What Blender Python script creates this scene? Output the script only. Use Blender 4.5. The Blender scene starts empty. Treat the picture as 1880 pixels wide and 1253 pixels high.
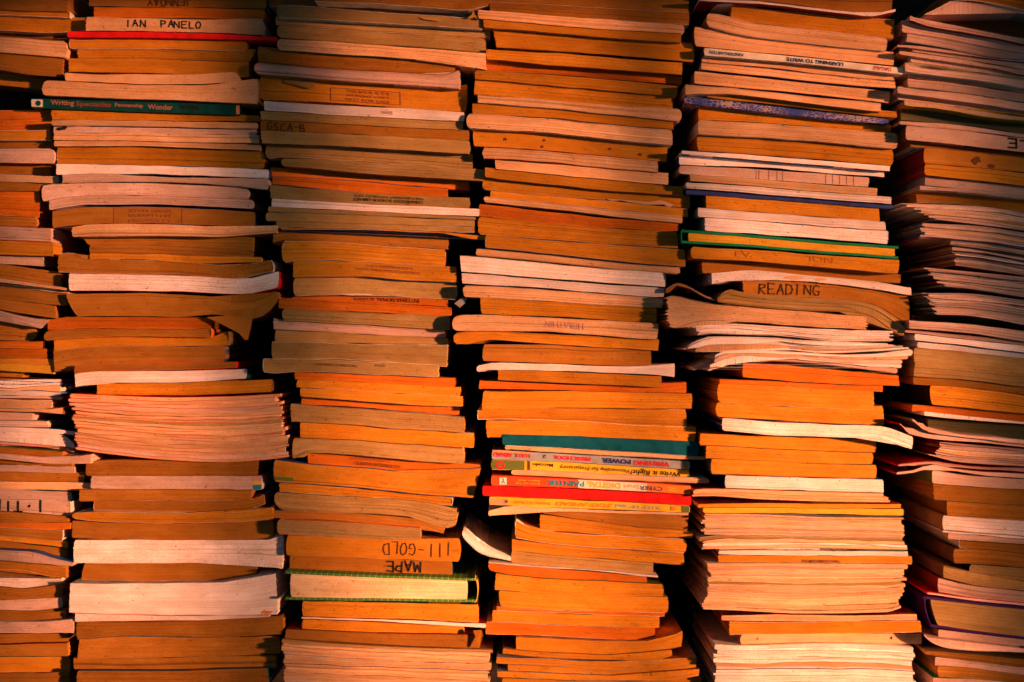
import bpy, math, random, shlex
import numpy as np
from mathutils import Vector

random.seed(11)
# ------------------------------------------------------------------ camera, light, exposure
S = 0.00075                    # metres per photograph pixel on the front plane of the stacks
DIST = 2400 * S                # camera distance to that plane (m)
scene = bpy.context.scene
COL = scene.collection

cam_data = bpy.data.cameras.new("camera")
cam = bpy.data.objects.new("camera", cam_data)
COL.objects.link(cam)
cam.location = (0, -DIST, 0)
cam.rotation_euler = (math.radians(90), 0, 0)
cam_data.sensor_width = 36.0
cam_data.lens = 36.0 * 2400 / 1880
cam_data.clip_start = 0.05
cam_data.clip_end = 100
cam_data.dof.use_dof = True
cam_data.dof.focus_distance = DIST + 0.0
cam_data.dof.aperture_fstop = 5.0
scene.camera = cam

world = bpy.data.worlds.new("World")
scene.world = world
world.use_nodes = True
bg = world.node_tree.nodes["Background"]
bg.inputs["Color"].default_value = (0.62, 0.80, 0.98, 1)
bg.inputs["Strength"].default_value = 0.075

KEY_ANGLE, KEY_ELEV = math.radians(61), math.radians(3)
KEY_FROM = Vector((math.sin(KEY_ANGLE) * math.cos(KEY_ELEV), -math.cos(KEY_ANGLE) * math.cos(KEY_ELEV), math.sin(KEY_ELEV)))

def px(x, y, depth=0.0):
    k = S * (DIST + depth) / DIST
    return Vector(((x - 940) * k, depth, -(y - 626.5) * k))

def beam(name, x, y, w, h, power, color, spread, dist=3.0):
    """one tall slot of warm low evening light from the right; w, h are pixels covered on the stacks"""
    ld = bpy.data.lights.new(name, 'AREA')
    ld.shape = 'RECTANGLE'
    ld.size = w * S * math.cos(KEY_ANGLE)
    ld.size_y = h * S
    ld.spread = math.radians(spread)
    ld.energy = power * ld.size * ld.size_y
    ld.color = color
    o = bpy.data.objects.new(name, ld)
    COL.objects.link(o)
    o.location = px(x, y) + KEY_FROM * dist
    o.rotation_euler = (-KEY_FROM).to_track_quat('-Z', 'Y').to_euler()
    return o

WARM = (1.0, 0.37, 0.165)
SOFT = (1.0, 0.60, 0.40)
BEAMS = [
    # x, y, w, h, power (W per square metre of slot), spread in degrees, colour
    (205, 720, 370, 1440, 6.2, 1.8, WARM),
    (875, 720, 500, 1440, 7.2, 1.8, WARM),
    (1480, 720, 480, 1440, 7.0, 1.8, WARM),
    (235, 960, 360, 600, 2.8, 4.0, WARM),
    (880, 960, 600, 600, 6.6, 4.0, WARM),
    (1475, 990, 480, 640, 7.2, 4.0, WARM),
    (900, 780, 2100, 1150, 1.1, 6.0, SOFT),
]
for (x, y, w, h, p, s, c) in BEAMS:
    beam("evening_light", x, y, w, h, p, c, s)

vs = scene.view_settings
vs.view_transform = 'Standard'
vs.look = 'None'
vs.gamma = 1.0
vs.use_curve_mapping = False
vs.exposure = -0.1
scene.cycles.max_bounces = 6
scene.cycles.use_denoising = True

# ------------------------------------------------------------------ materials
MATS = {}

def nt(name):
    m = bpy.data.materials.new(name)
    m.use_nodes = True
    t = m.node_tree
    b = t.nodes["Principled BSDF"]
    return m, t, b

def N(t, kind, **kw):
    n = t.nodes.new(kind)
    for k, v in kw.items():
        setattr(n, k, v)
    return n

def page_mat(name, col, lines=0.3, blotch=0.25, gain=1.0, dirt=0.6):
    """cut page edges: fine lines along the block, blotches of age, specks"""
    m, t, b = nt(name)
    L = t.links.new
    uv = N(t, 'ShaderNodeUVMap', uv_map="UVMap")
    info = N(t, 'ShaderNodeObjectInfo')
    w = N(t, 'ShaderNodeMath', operation='MULTIPLY'); w.inputs[1].default_value = 97.0
    L(info.outputs['Random'], w.inputs[0])
    def noise(sx, sy, detail, rough=0.6):
        mp = N(t, 'ShaderNodeMapping')
        mp.inputs['Scale'].default_value = (sx, sy, 1)
        L(uv.outputs[0], mp.inputs['Vector'])
        n = N(t, 'ShaderNodeTexNoise', noise_dimensions='4D')
        n.inputs['Scale'].default_value = 1.0
        n.inputs['Detail'].default_value = detail
        n.inputs['Roughness'].default_value = rough
        L(mp.outputs[0], n.inputs['Vector']); L(w.outputs[0], n.inputs['W'])
        return n
    n1 = noise(1.6, 1150, 4, 0.75)          # page lines
    n2 = noise(22, 55, 4)               # blotches of age
    n3 = noise(900, 1300, 2)            # paper tooth
    n4 = noise(150, 230, 3)             # specks
    n5 = noise(1.0, 430, 2, 0.5)        # splits between gatherings
    n6 = noise(34, 120, 5, 0.7)         # thumbed dirt and foxing
    n7 = noise(5.0, 9.0, 2)             # slow drift of tone along the block
    def ramp(n, lo, hi, a, c):
        r = N(t, 'ShaderNodeMapRange')
        r.inputs['From Min'].default_value = lo; r.inputs['From Max'].default_value = hi
        r.inputs['To Min'].default_value = a; r.inputs['To Max'].default_value = c
        L(n.outputs[0], r.inputs['Value'])
        return r
    def mul(a, c):
        q = N(t, 'ShaderNodeMath', operation='MULTIPLY')
        L(a.outputs[0], q.inputs[0]); L(c.outputs[0], q.inputs[1]); return q
    f = mul(ramp(n1, 0.3, 0.7, 1 - lines, 1 + lines * .45), ramp(n2, 0.3, 0.7, 1 - blotch, 1 + blotch * .6))
    f = mul(f, ramp(n3, 0.3, 0.7, 0.76, 1.22))
    f = mul(f, ramp(n4, 0.64, 0.70, 1.0, 0.45))
    f = mul(f, ramp(n5, 0.63, 0.70, 1.0, 0.52))
    f = mul(f, ramp(n5, 0.36, 0.30, 1.0, 1.22))
    f = mul(f, ramp(n6, 0.56, 0.74, gain, gain * dirt))
    f = mul(f, ramp(n7, 0.30, 0.70, 0.84, 1.12))
    rr = N(t, 'ShaderNodeMapRange')
    rr.inputs['To Min'].default_value = 0.80; rr.inputs['To Max'].default_value = 1.16
    L(info.outputs['Random'], rr.inputs['Value'])
    f = mul(f, rr)
    # hue drift with age: paler along some lines
    mixc = N(t, 'ShaderNodeMix', data_type='RGBA')
    c2 = (min(1, col[0] * 1.04), min(1, col[1] * 1.22), min(1, col[2] * 1.6 + .01), 1)
    mixc.inputs[6].default_value = (*col, 1); mixc.inputs[7].default_value = c2
    q = ramp(n2, 0.42, 0.72, 0, 0.55); L(q.outputs[0], mixc.inputs[0])
    sc = N(t, 'ShaderNodeVectorMath', operation='SCALE')
    L(mixc.outputs[2], sc.inputs[0]); L(f.outputs[0], sc.inputs['Scale'])
    L(sc.outputs[0], b.inputs['Base Color'])
    b.inputs['Roughness'].default_value = 0.9
    b.inputs['Specular IOR Level'].default_value = 0.15
    bp = N(t, 'ShaderNodeBump'); bp.inputs['Strength'].default_value = 0.3
    bp.inputs['Distance'].default_value = 0.0006
    add = N(t, 'ShaderNodeMath', operation='ADD')
    L(n1.outputs[0], add.inputs[0]); L(n3.outputs[0], add.inputs[1])
    L(add.outputs[0], bp.inputs['Height']); L(bp.outputs[0], b.inputs['Normal'])
    return m

def cover_mat(name, col, rough=0.5, wear=0.35):
    m, t, b = nt(name)
    L = t.links.new
    tc = N(t, 'ShaderNodeTexCoord')
    n = N(t, 'ShaderNodeTexNoise'); n.inputs['Scale'].default_value = 60; n.inputs['Detail'].default_value = 5
    L(tc.outputs['Object'], n.inputs['Vector'])
    r = N(t, 'ShaderNodeValToRGB')
    r.color_ramp.elements[0].position = 0.35; r.color_ramp.elements[1].position = 0.72
    r.color_ramp.elements[0].color = (*[c * (1 - wear * .6) for c in col], 1)
    r.color_ramp.elements[1].color = (*[min(1, c * (1 + wear * .5) + .02 * wear) for c in col], 1)
    L(n.outputs[0], r.inputs[0])
    # rubbed card: sparse pale scuffs, finer towards the edges of the board
    sn = N(t, 'ShaderNodeTexNoise'); sn.inputs['Scale'].default_value = 210; sn.inputs['Detail'].default_value = 6; sn.inputs['Roughness'].default_value = .75
    L(tc.outputs['Object'], sn.inputs['Vector'])
    sr = N(t, 'ShaderNodeMapRange'); sr.inputs['From Min'].default_value = .63; sr.inputs['From Max'].default_value = .72
    L(sn.outputs[0], sr.inputs['Value'])
    mx = N(t, 'ShaderNodeMix', data_type='RGBA')
    L(sr.outputs[0], mx.inputs[0]); L(r.outputs[0], mx.inputs[6]); mx.inputs[7].default_value = (*[c * .6 + .12 for c in col], 1)
    L(mx.outputs[2], b.inputs['Base Color'])
    b.inputs['Roughness'].default_value = rough
    b.inputs['Specular IOR Level'].default_value = 0.12
    bp = N(t, 'ShaderNodeBump'); bp.inputs['Strength'].default_value = 0.2; bp.inputs['Distance'].default_value = 0.001
    L(n.outputs[0], bp.inputs['Height']); L(bp.outputs[0], b.inputs['Normal'])
    return m

def ink_mat(name, col):
    m, t, b = nt(name)
    b.inputs['Base Color'].default_value = (*col, 1)
    b.inputs['Roughness'].default_value = 0.7
    b.inputs['Specular IOR Level'].default_value = 0.2
    return m

PAGE = {
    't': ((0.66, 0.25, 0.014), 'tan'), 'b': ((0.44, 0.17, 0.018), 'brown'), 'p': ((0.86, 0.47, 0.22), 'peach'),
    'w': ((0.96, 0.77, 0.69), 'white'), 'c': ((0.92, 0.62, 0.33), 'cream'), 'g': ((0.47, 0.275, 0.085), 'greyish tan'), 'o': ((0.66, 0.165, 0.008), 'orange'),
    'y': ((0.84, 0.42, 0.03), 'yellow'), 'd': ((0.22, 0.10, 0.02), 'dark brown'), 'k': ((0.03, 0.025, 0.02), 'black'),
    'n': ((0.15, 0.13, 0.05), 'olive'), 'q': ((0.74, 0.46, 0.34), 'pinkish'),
}
for k, (c, w_) in PAGE.items():
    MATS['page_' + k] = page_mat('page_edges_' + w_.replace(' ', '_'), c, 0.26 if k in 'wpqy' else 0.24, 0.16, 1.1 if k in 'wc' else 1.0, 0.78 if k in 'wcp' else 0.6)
COVER = {
    'brown': (0.20, 0.09, 0.03), 'dark': (0.035, 0.025, 0.02), 'tan': (0.42, 0.22, 0.08), 'white': (0.75, 0.68, 0.6),
    'red': (0.80, 0.012, 0.01), 'darkred': (0.25, 0.02, 0.015), 'blue': (0.03, 0.10, 0.30), 'navy': (0.03, 0.05, 0.22),
    'teal': (0.0, 0.10, 0.15), 'green': (0.005, 0.25, 0.10), 'darkgreen': (0.001, 0.07, 0.06), 'yellow': (0.85, 0.50, 0.03),
    'orange': (0.85, 0.19, 0.03), 'purple': (0.045, 0.006, 0.11), 'grey': (0.30, 0.30, 0.32), 'cream': (0.92, 0.80, 0.64),
    'olive': (0.12, 0.16, 0.03), 'pink': (0.7, 0.3, 0.3), 'greyblue': (0.34, 0.36, 0.38), 'lightred': (0.88, 0.09, 0.02),
}
for k, c in COVER.items():
    MATS[k] = cover_mat('cover_' + k, c)
INK = {'black': (0.02, 0.015, 0.015), 'stamp': (0.26, 0.075, 0.05), 'navyink': (0.03, 0.04, 0.18), 'redink': (0.7, 0.02, 0.03),
       'whiteink': (0.8, 0.72, 0.65), 'pinkink': (0.55, 0.28, 0.26), 'tealink': (0.02, 0.25, 0.40), 'orangeink': (0.85, 0.25, 0.03),
       'yellowink': (0.85, 0.5, 0.05), 'greyink': (0.42, 0.42, 0.40), 'brownink': (0.14, 0.045, 0.015), 'faint': (0.33, 0.12, 0.05),
       'dimpink': (0.40, 0.17, 0.14), 'stainink': (0.78, 0.42, 0.22), 'vfaint': (0.50, 0.18, 0.012), 'pencil': (0.085, 0.03, 0.012), 'greenink': (0.12, 0.17, 0.03), 'paleorange': (0.8, 0.33, 0.16)}
for k, c in INK.items():
    MATS[k] = ink_mat('ink_' + k, c)

def pattern_mat(name, kind):
    m, t, b = nt(name)
    L = t.links.new
    uv = N(t, 'ShaderNodeUVMap', uv_map="UVMap")
    r = N(t, 'ShaderNodeValToRGB')
    if kind == 'check':                       # green cloth with pale woven dashes
        w = N(t, 'ShaderNodeTexWave', wave_type='BANDS', bands_direction='X', wave_profile='SAW')
        w.inputs['Scale'].default_value = 38.0; w.inputs['Distortion'].default_value = 0
        L(uv.outputs[0], w.inputs['Vector']); L(w.outputs[1], r.inputs[0])
        e = r.color_ramp.elements
        r.color_ramp.interpolation = 'CONSTANT'
        e[0].position = 0; e[0].color = (0.07, 0.24, 0.03, 1)
        e[1].position = 0.86; e[1].color = (0.40, 0.48, 0.10, 1)
    else:                                     # blue spine with pale crossing scribbles
        mp = N(t, 'ShaderNodeMapping'); mp.inputs['Scale'].default_value = (150, 330, 1)
        L(uv.outputs[0], mp.inputs[0])
        v = N(t, 'ShaderNodeTexVoronoi', feature='DISTANCE_TO_EDGE'); v.inputs['Scale'].default_value = 1
        L(mp.outputs[0], v.inputs['Vector'])
        n = N(t, 'ShaderNodeTexNoise'); n.inputs['Scale'].default_value = 22
        L(uv.outputs[0], n.inputs['Vector'])
        a = N(t, 'ShaderNodeMath', operation='MULTIPLY_ADD'); a.inputs[1].default_value = 0.55; a.inputs[2].default_value = -0.2
        L(n.outputs[0], a.inputs[0])
        s = N(t, 'ShaderNodeMath', operation='ADD'); L(v.outputs[0], s.inputs[0]); L(a.outputs[0], s.inputs[1])
        L(s.outputs[0], r.inputs[0])
        e = r.color_ramp.elements
        e[0].position = 0.09; e[0].color = (0.42, 0.32, 0.34, 1)
        e[1].position = 0.19; e[1].color = (0.006, 0.045, 0.34, 1)
    L(r.outputs[0], b.inputs['Base Color'])
    b.inputs['Roughness'].default_value = 0.6
    return m
MATS['check'] = pattern_mat('cover_green_check', 'check')
MATS['scribble'] = pattern_mat('cover_blue_scribble', 'scribble')

# ------------------------------------------------------------------ mesh helpers
def mesh_obj(name, verts, faces, mat, parent=None, uvs=None, smooth=False):
    me = bpy.data.meshes.new(name)
    org, q = Vector((0, 0, 0)), parent
    while q is not None:
        org = org + q.location
        q = q.parent
    me.from_pydata([(v[0] - org[0], v[1] - org[1], v[2] - org[2]) for v in verts], [], faces)
    if uvs is not None:
        ul = me.uv_layers.new(name="UVMap")
        idx = np.empty(len(me.loops), dtype=np.int32)
        me.loops.foreach_get('vertex_index', idx)
        ul.data.foreach_set('uv', np.asarray(uvs, dtype=np.float32)[idx].ravel())
    if smooth:
        me.polygons.foreach_set('use_smooth', [True] * len(me.polygons))
    me.materials.append(mat)
    o = bpy.data.objects.new(name, me)
    COL.objects.link(o)
    if parent is not None:
        o.parent = parent
    return o

def pchip(xs, ys):
    xs = np.asarray(xs, float); ys = np.asarray(ys, float)
    o = np.argsort(xs); xs, ys = xs[o], ys[o]
    if len(xs) == 1:
        return lambda q: np.full(np.shape(q), ys[0])
    h = np.diff(xs); d = np.diff(ys) / h
    m = np.zeros(len(xs)); m[0] = d[0]; m[-1] = d[-1]
    for i in range(1, len(xs) - 1):
        if d[i - 1] * d[i] > 0:
            w1 = 2 * h[i] + h[i - 1]; w2 = h[i] + 2 * h[i - 1]
            m[i] = (w1 + w2) / (w1 / d[i - 1] + w2 / d[i])
    def f(q):
        q = np.asarray(q, float)
        i = np.clip(np.searchsorted(xs, q) - 1, 0, len(h) - 1)
        t = np.clip((q - xs[i]) / h[i], 0, 1)
        t2, t3 = t * t, t * t * t
        r = (2 * t3 - 3 * t2 + 1) * ys[i] + (t3 - 2 * t2 + t) * h[i] * m[i] + (-2 * t3 + 3 * t2) * ys[i + 1] + (t3 - t2) * h[i] * m[i + 1]
        sl = np.clip(m, -.12, .12)
        r = np.where(q < xs[0], ys[0] + (q - xs[0]) * sl[0] * .6, r)
        r = np.where(q > xs[-1], ys[-1] + (q - xs[-1]) * sl[-1] * .8, r)
        return r
    return f

US = np.array([0, .008, .02, .04] + list(np.linspace(.07, .93, 19)) + [.96, .98, .992, 1])

class Book:
    """outline of one book in photograph pixels, placed at its own depth"""
    def __init__(s, xl, xr, top, bot, depth):
        s.xlT, s.xlB = xl; s.xrT, s.xrB = xr
        s.top, s.bot, s.depth = top, bot, depth
        xm = np.linspace(max(s.xlT, s.xlB), min(s.xrT, s.xrB), 9)
        s.th = float(np.mean(bot(xm) - top(xm)))
        s.inset = 0.0
        s.rl = s.rr = 0.0            # rounding of the ends (pixels)
        s.long = 0.20
        s.lift = 0.0             # how far print must stand off a bulging spine
    def ends(s, v):
        e = 1 - np.sqrt(np.clip(1 - (2 * v - 1) ** 2, 0, 1))
        return s.xlB + (s.xlT - s.xlB) * v + s.rl * e, s.xrB + (s.xrT - s.xrB) * v - s.rr * e
    def at(s, u, v):
        """u along, v up the block (0 bottom, 1 top) -> pixel x, y"""
        a, c = s.ends(v)
        x = a + (c - a) * u
        yt, yb = s.top(x) + s.inset, s.bot(x) - s.inset
        yb = np.maximum(yb, yt + 0.8)
        return x, yb + (yt - yb) * v
    def world(s, x, y, off=0.0):
        k = S * (DIST + s.depth) / DIST
        return (np.asarray(x) - 940) * k, -(np.asarray(y) - 626.5) * k

def block(name, bk, mat, parent, rag=0.35, ragx=0.0, bulge=0.0, back=None, y0=0.0, rows=None, rng=random):
    """the page block: a front of many page rows, each a little in or out, closed towards the back"""
    nv = rows or int(np.clip(bk.th / 1.7, 4, 26))
    nu = len(US)
    V, UVc = [], []
    dj = [rng.uniform(-1, 1) * rag * 0.001 for _ in range(nv + 1)]
    step = 0.0
    for j in range(nv + 1):
        step += rng.uniform(-1, 1) * rag * .0004
        dj[j] += step
    xj = [rng.uniform(-1, 1) * ragx for _ in range(nv + 1)]
    xk = [rng.uniform(-1, 1) * ragx for _ in range(nv + 1)]
    yb = bk.depth + (back or bk.long)
    for j in range(nv + 1):
        v = j / nv
        x, y = bk.at(US, np.full(nu, v))
        x = x + xj[j] * (1 - US) + xk[j] * US
        X, Z = bk.world(x, y)
        for i in range(nu):
            yy = bk.depth + y0 + dj[j] - bulge * (1 - (2 * v - 1) ** 2)
            V.append((X[i], yy, Z[i])); UVc.append((X[i], v * bk.th * S))
    nf = len(V)
    for j in range(nv + 1):                       # the same outline at the back
        v = j / nv
        for i in (0, nu // 2, nu - 1):
            p = V[j * nu + i]
            V.append((p[0], yb, p[2])); UVc.append((p[0], v * bk.th * S))
    F = []
    for j in range(nv):
        for i in range(nu - 1):
            a = j * nu + i
            F.append((a, a + 1, a + nu + 1, a + nu))
        F.append((nf + j * 3 + 1, nf + j * 3, nf + j * 3 + 3, nf + j * 3 + 4))
        F.append((nf + j * 3 + 2, nf + j * 3 + 1, nf + j * 3 + 4, nf + j * 3 + 5))
        F.append((nf + j * 3, j * nu, (j + 1) * nu, nf + j * 3 + 3))
        F.append((j * nu + nu - 1, nf + j * 3 + 2, nf + j * 3 + 5, (j + 1) * nu + nu - 1))
    h = nu // 2
    bo, to = 0, nv * nu
    B0, T0 = nf, nf + nv * 3
    F.append(tuple([B0, B0 + 1] + [bo + i for i in range(h, -1, -1)]))
    F.append(tuple([B0 + 1, B0 + 2] + [bo + i for i in range(nu - 1, h - 1, -1)]))
    F.append(tuple([T0 + 1, T0] + [to + i for i in range(0, h + 1)]))
    F.append(tuple([T0 + 2, T0 + 1] + [to + i for i in range(h, nu)]))
    return mesh_obj(name, V, F, mat, parent, UVc)

def strip(name, pts, t, y0, y1, mat, parent, side=1, bow=0.0, rng=random):
    """a sheet that follows a line of (X, Z) points, t thick (towards its left when side is 1), from depth y0 to y1"""
    P = np.asarray(pts, float)
    d = np.gradient(P, axis=0)
    n = np.stack([-d[:, 1], d[:, 0]], 1)
    n /= np.maximum(np.linalg.norm(n, axis=1, keepdims=True), 1e-9)
    Q = P + n * t * side
    V, UVc, F = [], [], []
    acc = np.concatenate([[0], np.cumsum(np.linalg.norm(np.diff(P, axis=0), axis=1))])
    wob = [rng.uniform(-1, 1) * bow for _ in range(len(P))]
    for i in range(len(P)):
        for (q, y, vv) in ((P, y0 + wob[i], 0), (Q, y0 + wob[i], t), (Q, y1, .1), (P, y1, .1)):
            V.append((q[i, 0], y, q[i, 1])); UVc.append((acc[i], vv))
    for i in range(len(P) - 1):
        a = i * 4
        for k in range(4):
            F.append((a + k, a + (k + 1) % 4, a + 4 + (k + 1) % 4, a + 4 + k))
    F.append((0, 3, 2, 1)); e = (len(P) - 1) * 4
    F.append((e, e + 1, e + 2, e + 3))
    return mesh_obj(name, V, F, mat, parent, UVc)

def outline(bk, which, ext=(0, 0), n=22):
    """pixel path: top / bottom left to right, left / right end bottom to top"""
    if which in ('top', 'bot'):
        v = 1.0 if which == 'top' else 0.0
        a, c = bk.ends(np.array(v))
        x = np.concatenate([[a - ext[0]] if ext[0] else [], a + (c - a) * US, [c + ext[1]] if ext[1] else []])
        y = bk.top(x) if which == 'top' else bk.bot(x)
    else:
        v = np.linspace(0, 1, 9)
        a, c = bk.ends(v)
        x = a if which == 'left' else c
        y = bk.bot(x) + (bk.top(x) - bk.bot(x)) * v
    X, Z = bk.world(x, y)
    return np.stack([X, Z], 1)

# ------------------------------------------------------------------ lettering
STROKES = {
    'I': [[(.5, 0), (.5, 1)]], 'A': [[(0, 0), (.5, 1), (1, 0)], [(.2, .4), (.8, .4)]], 'N': [[(0, 0), (0, 1), (1, 0), (1, 1)]],
    'P': [[(0, 0), (0, 1), (.8, .95), (.9, .7), (.7, .5), (0, .45)]], 'E': [[(1, 1), (0, 1), (0, 0), (1, 0)], [(0, .5), (.8, .5)]],
    'L': [[(0, 1), (0, 0), (.9, 0)]], 'O': [[(.5, 1), (.1, .8), (0, .4), (.3, 0), (.75, .05), (1, .5), (.85, .9), (.5, 1)]],
    'G': [[(.95, .85), (.5, 1), (.1, .75), (0, .35), (.3, 0), (.8, .05), (.95, .4), (.5, .42)]],
    'S': [[(.9, .9), (.4, 1), (.1, .75), (.8, .4), (.85, .1), (.4, 0), (0, .12)]],
    'C': [[(.95, .9), (.4, 1), (.05, .6), (.1, .15), (.5, 0), (.95, .12)]], '-': [[(.1, .5), (.9, .5)]], '.': [[(.4, .45), (.6, .55)]],
    'B': [[(0, 0), (0, 1), (.7, .95), (.75, .65), (.1, .52), (.9, .4), (.85, .05), (0, 0)]],
    'R': [[(0, 0), (0, 1), (.8, .95), (.85, .65), (.05, .5), (.95, 0)]], 'D': [[(0, 0), (0, 1), (.7, .9), (1, .5), (.75, .1), (0, 0)]],
    'M': [[(0, 0), (.1, 1), (.5, .3), (.9, 1), (1, 0)]], 'T': [[(0, 1), (1, 1)], [(.5, 1), (.5, 0)]],
    'F': [[(1, 1), (0, 1), (0, 0)], [(0, .5), (.8, .5)]], 'J': [[(.9, 1), (.9, .2), (.5, 0), (.1, .2)]], 'Y': [[(0, 1), (.5, .5), (1, 1)], [(.5, .5), (.5, 0)]],
}

def put_flat(name, bk, tri_pts, faces, mat, parent, lift):
    """lay a flat drawing given in (pixel x, pixel y) on the front of a book"""
    V = []
    k = S * (DIST + bk.depth) / DIST
    for (x, y) in tri_pts:
        V.append(((x - 940) * k, bk.depth - lift - bk.lift, -(y - 626.5) * k))
    return mesh_obj(name, V, faces, mat, parent)

def frame_map(bk, x0, x1, v0, v1, rot):
    def f(a, c):
        if rot:
            a, c = 1 - a, 1 - c
        x = x0 + (x1 - x0) * a
        yt, yb = float(bk.top(x)), float(bk.bot(x))
        v = v0 + (v1 - v0) * c
        return x, yb + (yt - yb) * v
    return f

def hand_text(bk, parent, text, x0, x1, v0, v1, rot=False, ink='black', width=2.2, lift=.0005, seed=1):
    rng = random.Random(seed)
    f = frame_map(bk, x0, x1, v0, v1, rot)
    n = len(text)
    V, F = [], []
    for i, ch in enumerate(text):
        if ch not in STROKES:
            continue
        w = 0.72 if ch not in 'I.' else 0.5
        ox, sl, oy = (i + .12) / n + rng.uniform(-.008, .008), rng.uniform(-.05, .08), rng.uniform(-.08, .08)
        for st in STROKES[ch]:
            P = [f(ox + (p[0] * w + p[1] * sl) / n, p[1] * (1 + rng.uniform(-.06, .06)) + oy) for p in st]
            for (a, c) in zip(P[:-1], P[1:]):
                dx, dy = c[0] - a[0], c[1] - a[1]
                l = math.hypot(dx, dy) or 1
                ex, ey = dx / l * width * .35, dy / l * width * .35
                nx, ny = -dy / l * width / 2, dx / l * width / 2
                k = len(V)
                V += [(a[0] - ex + nx, a[1] - ey + ny), (a[0] - ex - nx, a[1] - ey - ny), (c[0] + ex - nx, c[1] + ey - ny), (c[0] + ex + nx, c[1] + ey + ny)]
                F.append((k, k + 1, k + 2, k + 3))
    return put_flat('lettering', bk, V, F, MATS[ink], parent, lift)

_font_cache = {}
def glyphs(text, bold=0.0, shear=0.0):
    key = (text, bold, shear)
    if key not in _font_cache:
        cu = bpy.data.curves.new('tmp_text', 'FONT')
        cu.body = text
        cu.offset = bold
        cu.shear = shear
        cu.resolution_u = 3
        o = bpy.data.objects.new('tmp_text', cu)
        COL.objects.link(o)
        dg = bpy.context.evaluated_depsgraph_get()
        me = bpy.data.meshes.new_from_object(o.evaluated_get(dg))
        V = np.array([(v.co.x, v.co.y) for v in me.vertices])
        F = [tuple(p.vertices) for p in me.polygons]
        bpy.data.objects.remove(o); bpy.data.curves.remove(cu); bpy.data.meshes.remove(me)
        lo, hi = V.min(0), V.max(0)
        _font_cache[key] = ((V - lo) / (hi - lo), F)
    return _font_cache[key]

def print_text(bk, parent, text, x0, x1, v0, v1, rot=True, ink='black', bold=0.01, shear=0.0, lift=.0005):
    V, F = glyphs(text, bold, shear)
    f = frame_map(bk, x0, x1, v0, v1, rot)
    return put_flat('lettering', bk, [f(a, c) for a, c in V], F, MATS[ink], parent, lift)

def panel(bk, parent, x0, x1, v0, v1, ink, lift=.0003, name='printed_panel'):
    f = frame_map(bk, x0, x1, v0, v1, False)
    n = 10
    V = [f(i / n, 0) for i in range(n + 1)] + [f(i / n, 1) for i in range(n + 1)]
    F = [(i, i + 1, n + 2 + i, n + 1 + i) for i in range(n)]
    return put_flat(name, bk, V, F, MATS[ink], parent, lift)

def disc(bk, parent, xc, vc, rx, ink, lift=.0006, hole=0.0, n=20):
    yt, yb = float(bk.top(xc)), float(bk.bot(xc))
    yc = yb + (yt - yb) * vc
    V = [(xc + rx * math.cos(a), yc + rx * math.sin(a)) for a in np.linspace(0, 2 * math.pi, n, endpoint=False)]
    if hole:
        V += [(xc + rx * hole * math.cos(a), yc + rx * hole * math.sin(a)) for a in np.linspace(0, 2 * math.pi, n, endpoint=False)]
        F = [(i, (i + 1) % n, n + (i + 1) % n, n + i) for i in range(n)]
    else:
        F = [tuple(range(n))]
    return put_flat('printed_mark', bk, V, F, MATS[ink], parent, lift)

def stain(bk, parent, xc, vc, rx, ry, ink='brownink', seed=0):
    rng = random.Random(seed)
    yt, yb = float(bk.top(xc)), float(bk.bot(xc))
    yc = yb + (yt - yb) * vc
    n = 18
    V = []
    for i in range(n):
        a = 2 * math.pi * i / n; r = rng.uniform(.55, 1.1)
        V.append((xc + rx * r * math.cos(a), yc + ry * r * math.sin(a)))
    return put_flat('ink_stain', bk, V, [tuple(range(n))], MATS[ink], parent, .0004)

def stamp_box(bk, parent, x0, x1, v0, v1, lines, ink='stamp', rot=False):
    w = 1.3
    for (a, c, p, q) in ((x0, x1, v0, None), (x0, x1, v1, None), (x0, None, v0, v1), (x1, None, v0, v1)):
        if q is None:
            e = w / bk.th
            panel(bk, parent, a, c, p - e / 2, p + e / 2, ink, .0004, 'stamp_line')
        else:
            panel(bk, parent, a - w / 2, a + w / 2, p, q, ink, .0004, 'stamp_line')
    k = len(lines)
    for i, tx in enumerate(lines):
        h = (v1 - v0) / k
        print_text(bk, parent, tx, x0 + (x1 - x0) * .22, x0 + (x1 - x0) * .85, v1 - h * (i + .85), v1 - h * (i + .25), rot, ink, 0.0)
# ------------------------------------------------------------------ the books, measured from the photograph
TILES = {}
for i, y in enumerate((0, 300, 600, 893)): TILES['A%d' % (i + 1)] = (0, y, 540 / 1880)
for i, y in enumerate((0, 300, 600, 880)): TILES['B%d' % (i + 1)] = (440, y, 480 / 1880)
for i, y in enumerate((0, 300, 600, 780, 933)): TILES['C%d' % (i + 1)] = (820, y, 480 / 1880)
for i, y in enumerate((0, 300, 480, 680, 933)): TILES['D%d' % (i + 1)] = (1220, y, 480 / 1880)
TILES['D3'] = (1200, 480, 500 / 1880)
for i, y in enumerate((0, 300, 600, 880)): TILES['E%d' % (i + 1)] = (1580, y, 480 / 1880)
TILES['E5'] = (1580, 1053, 300 / 1880)

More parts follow.
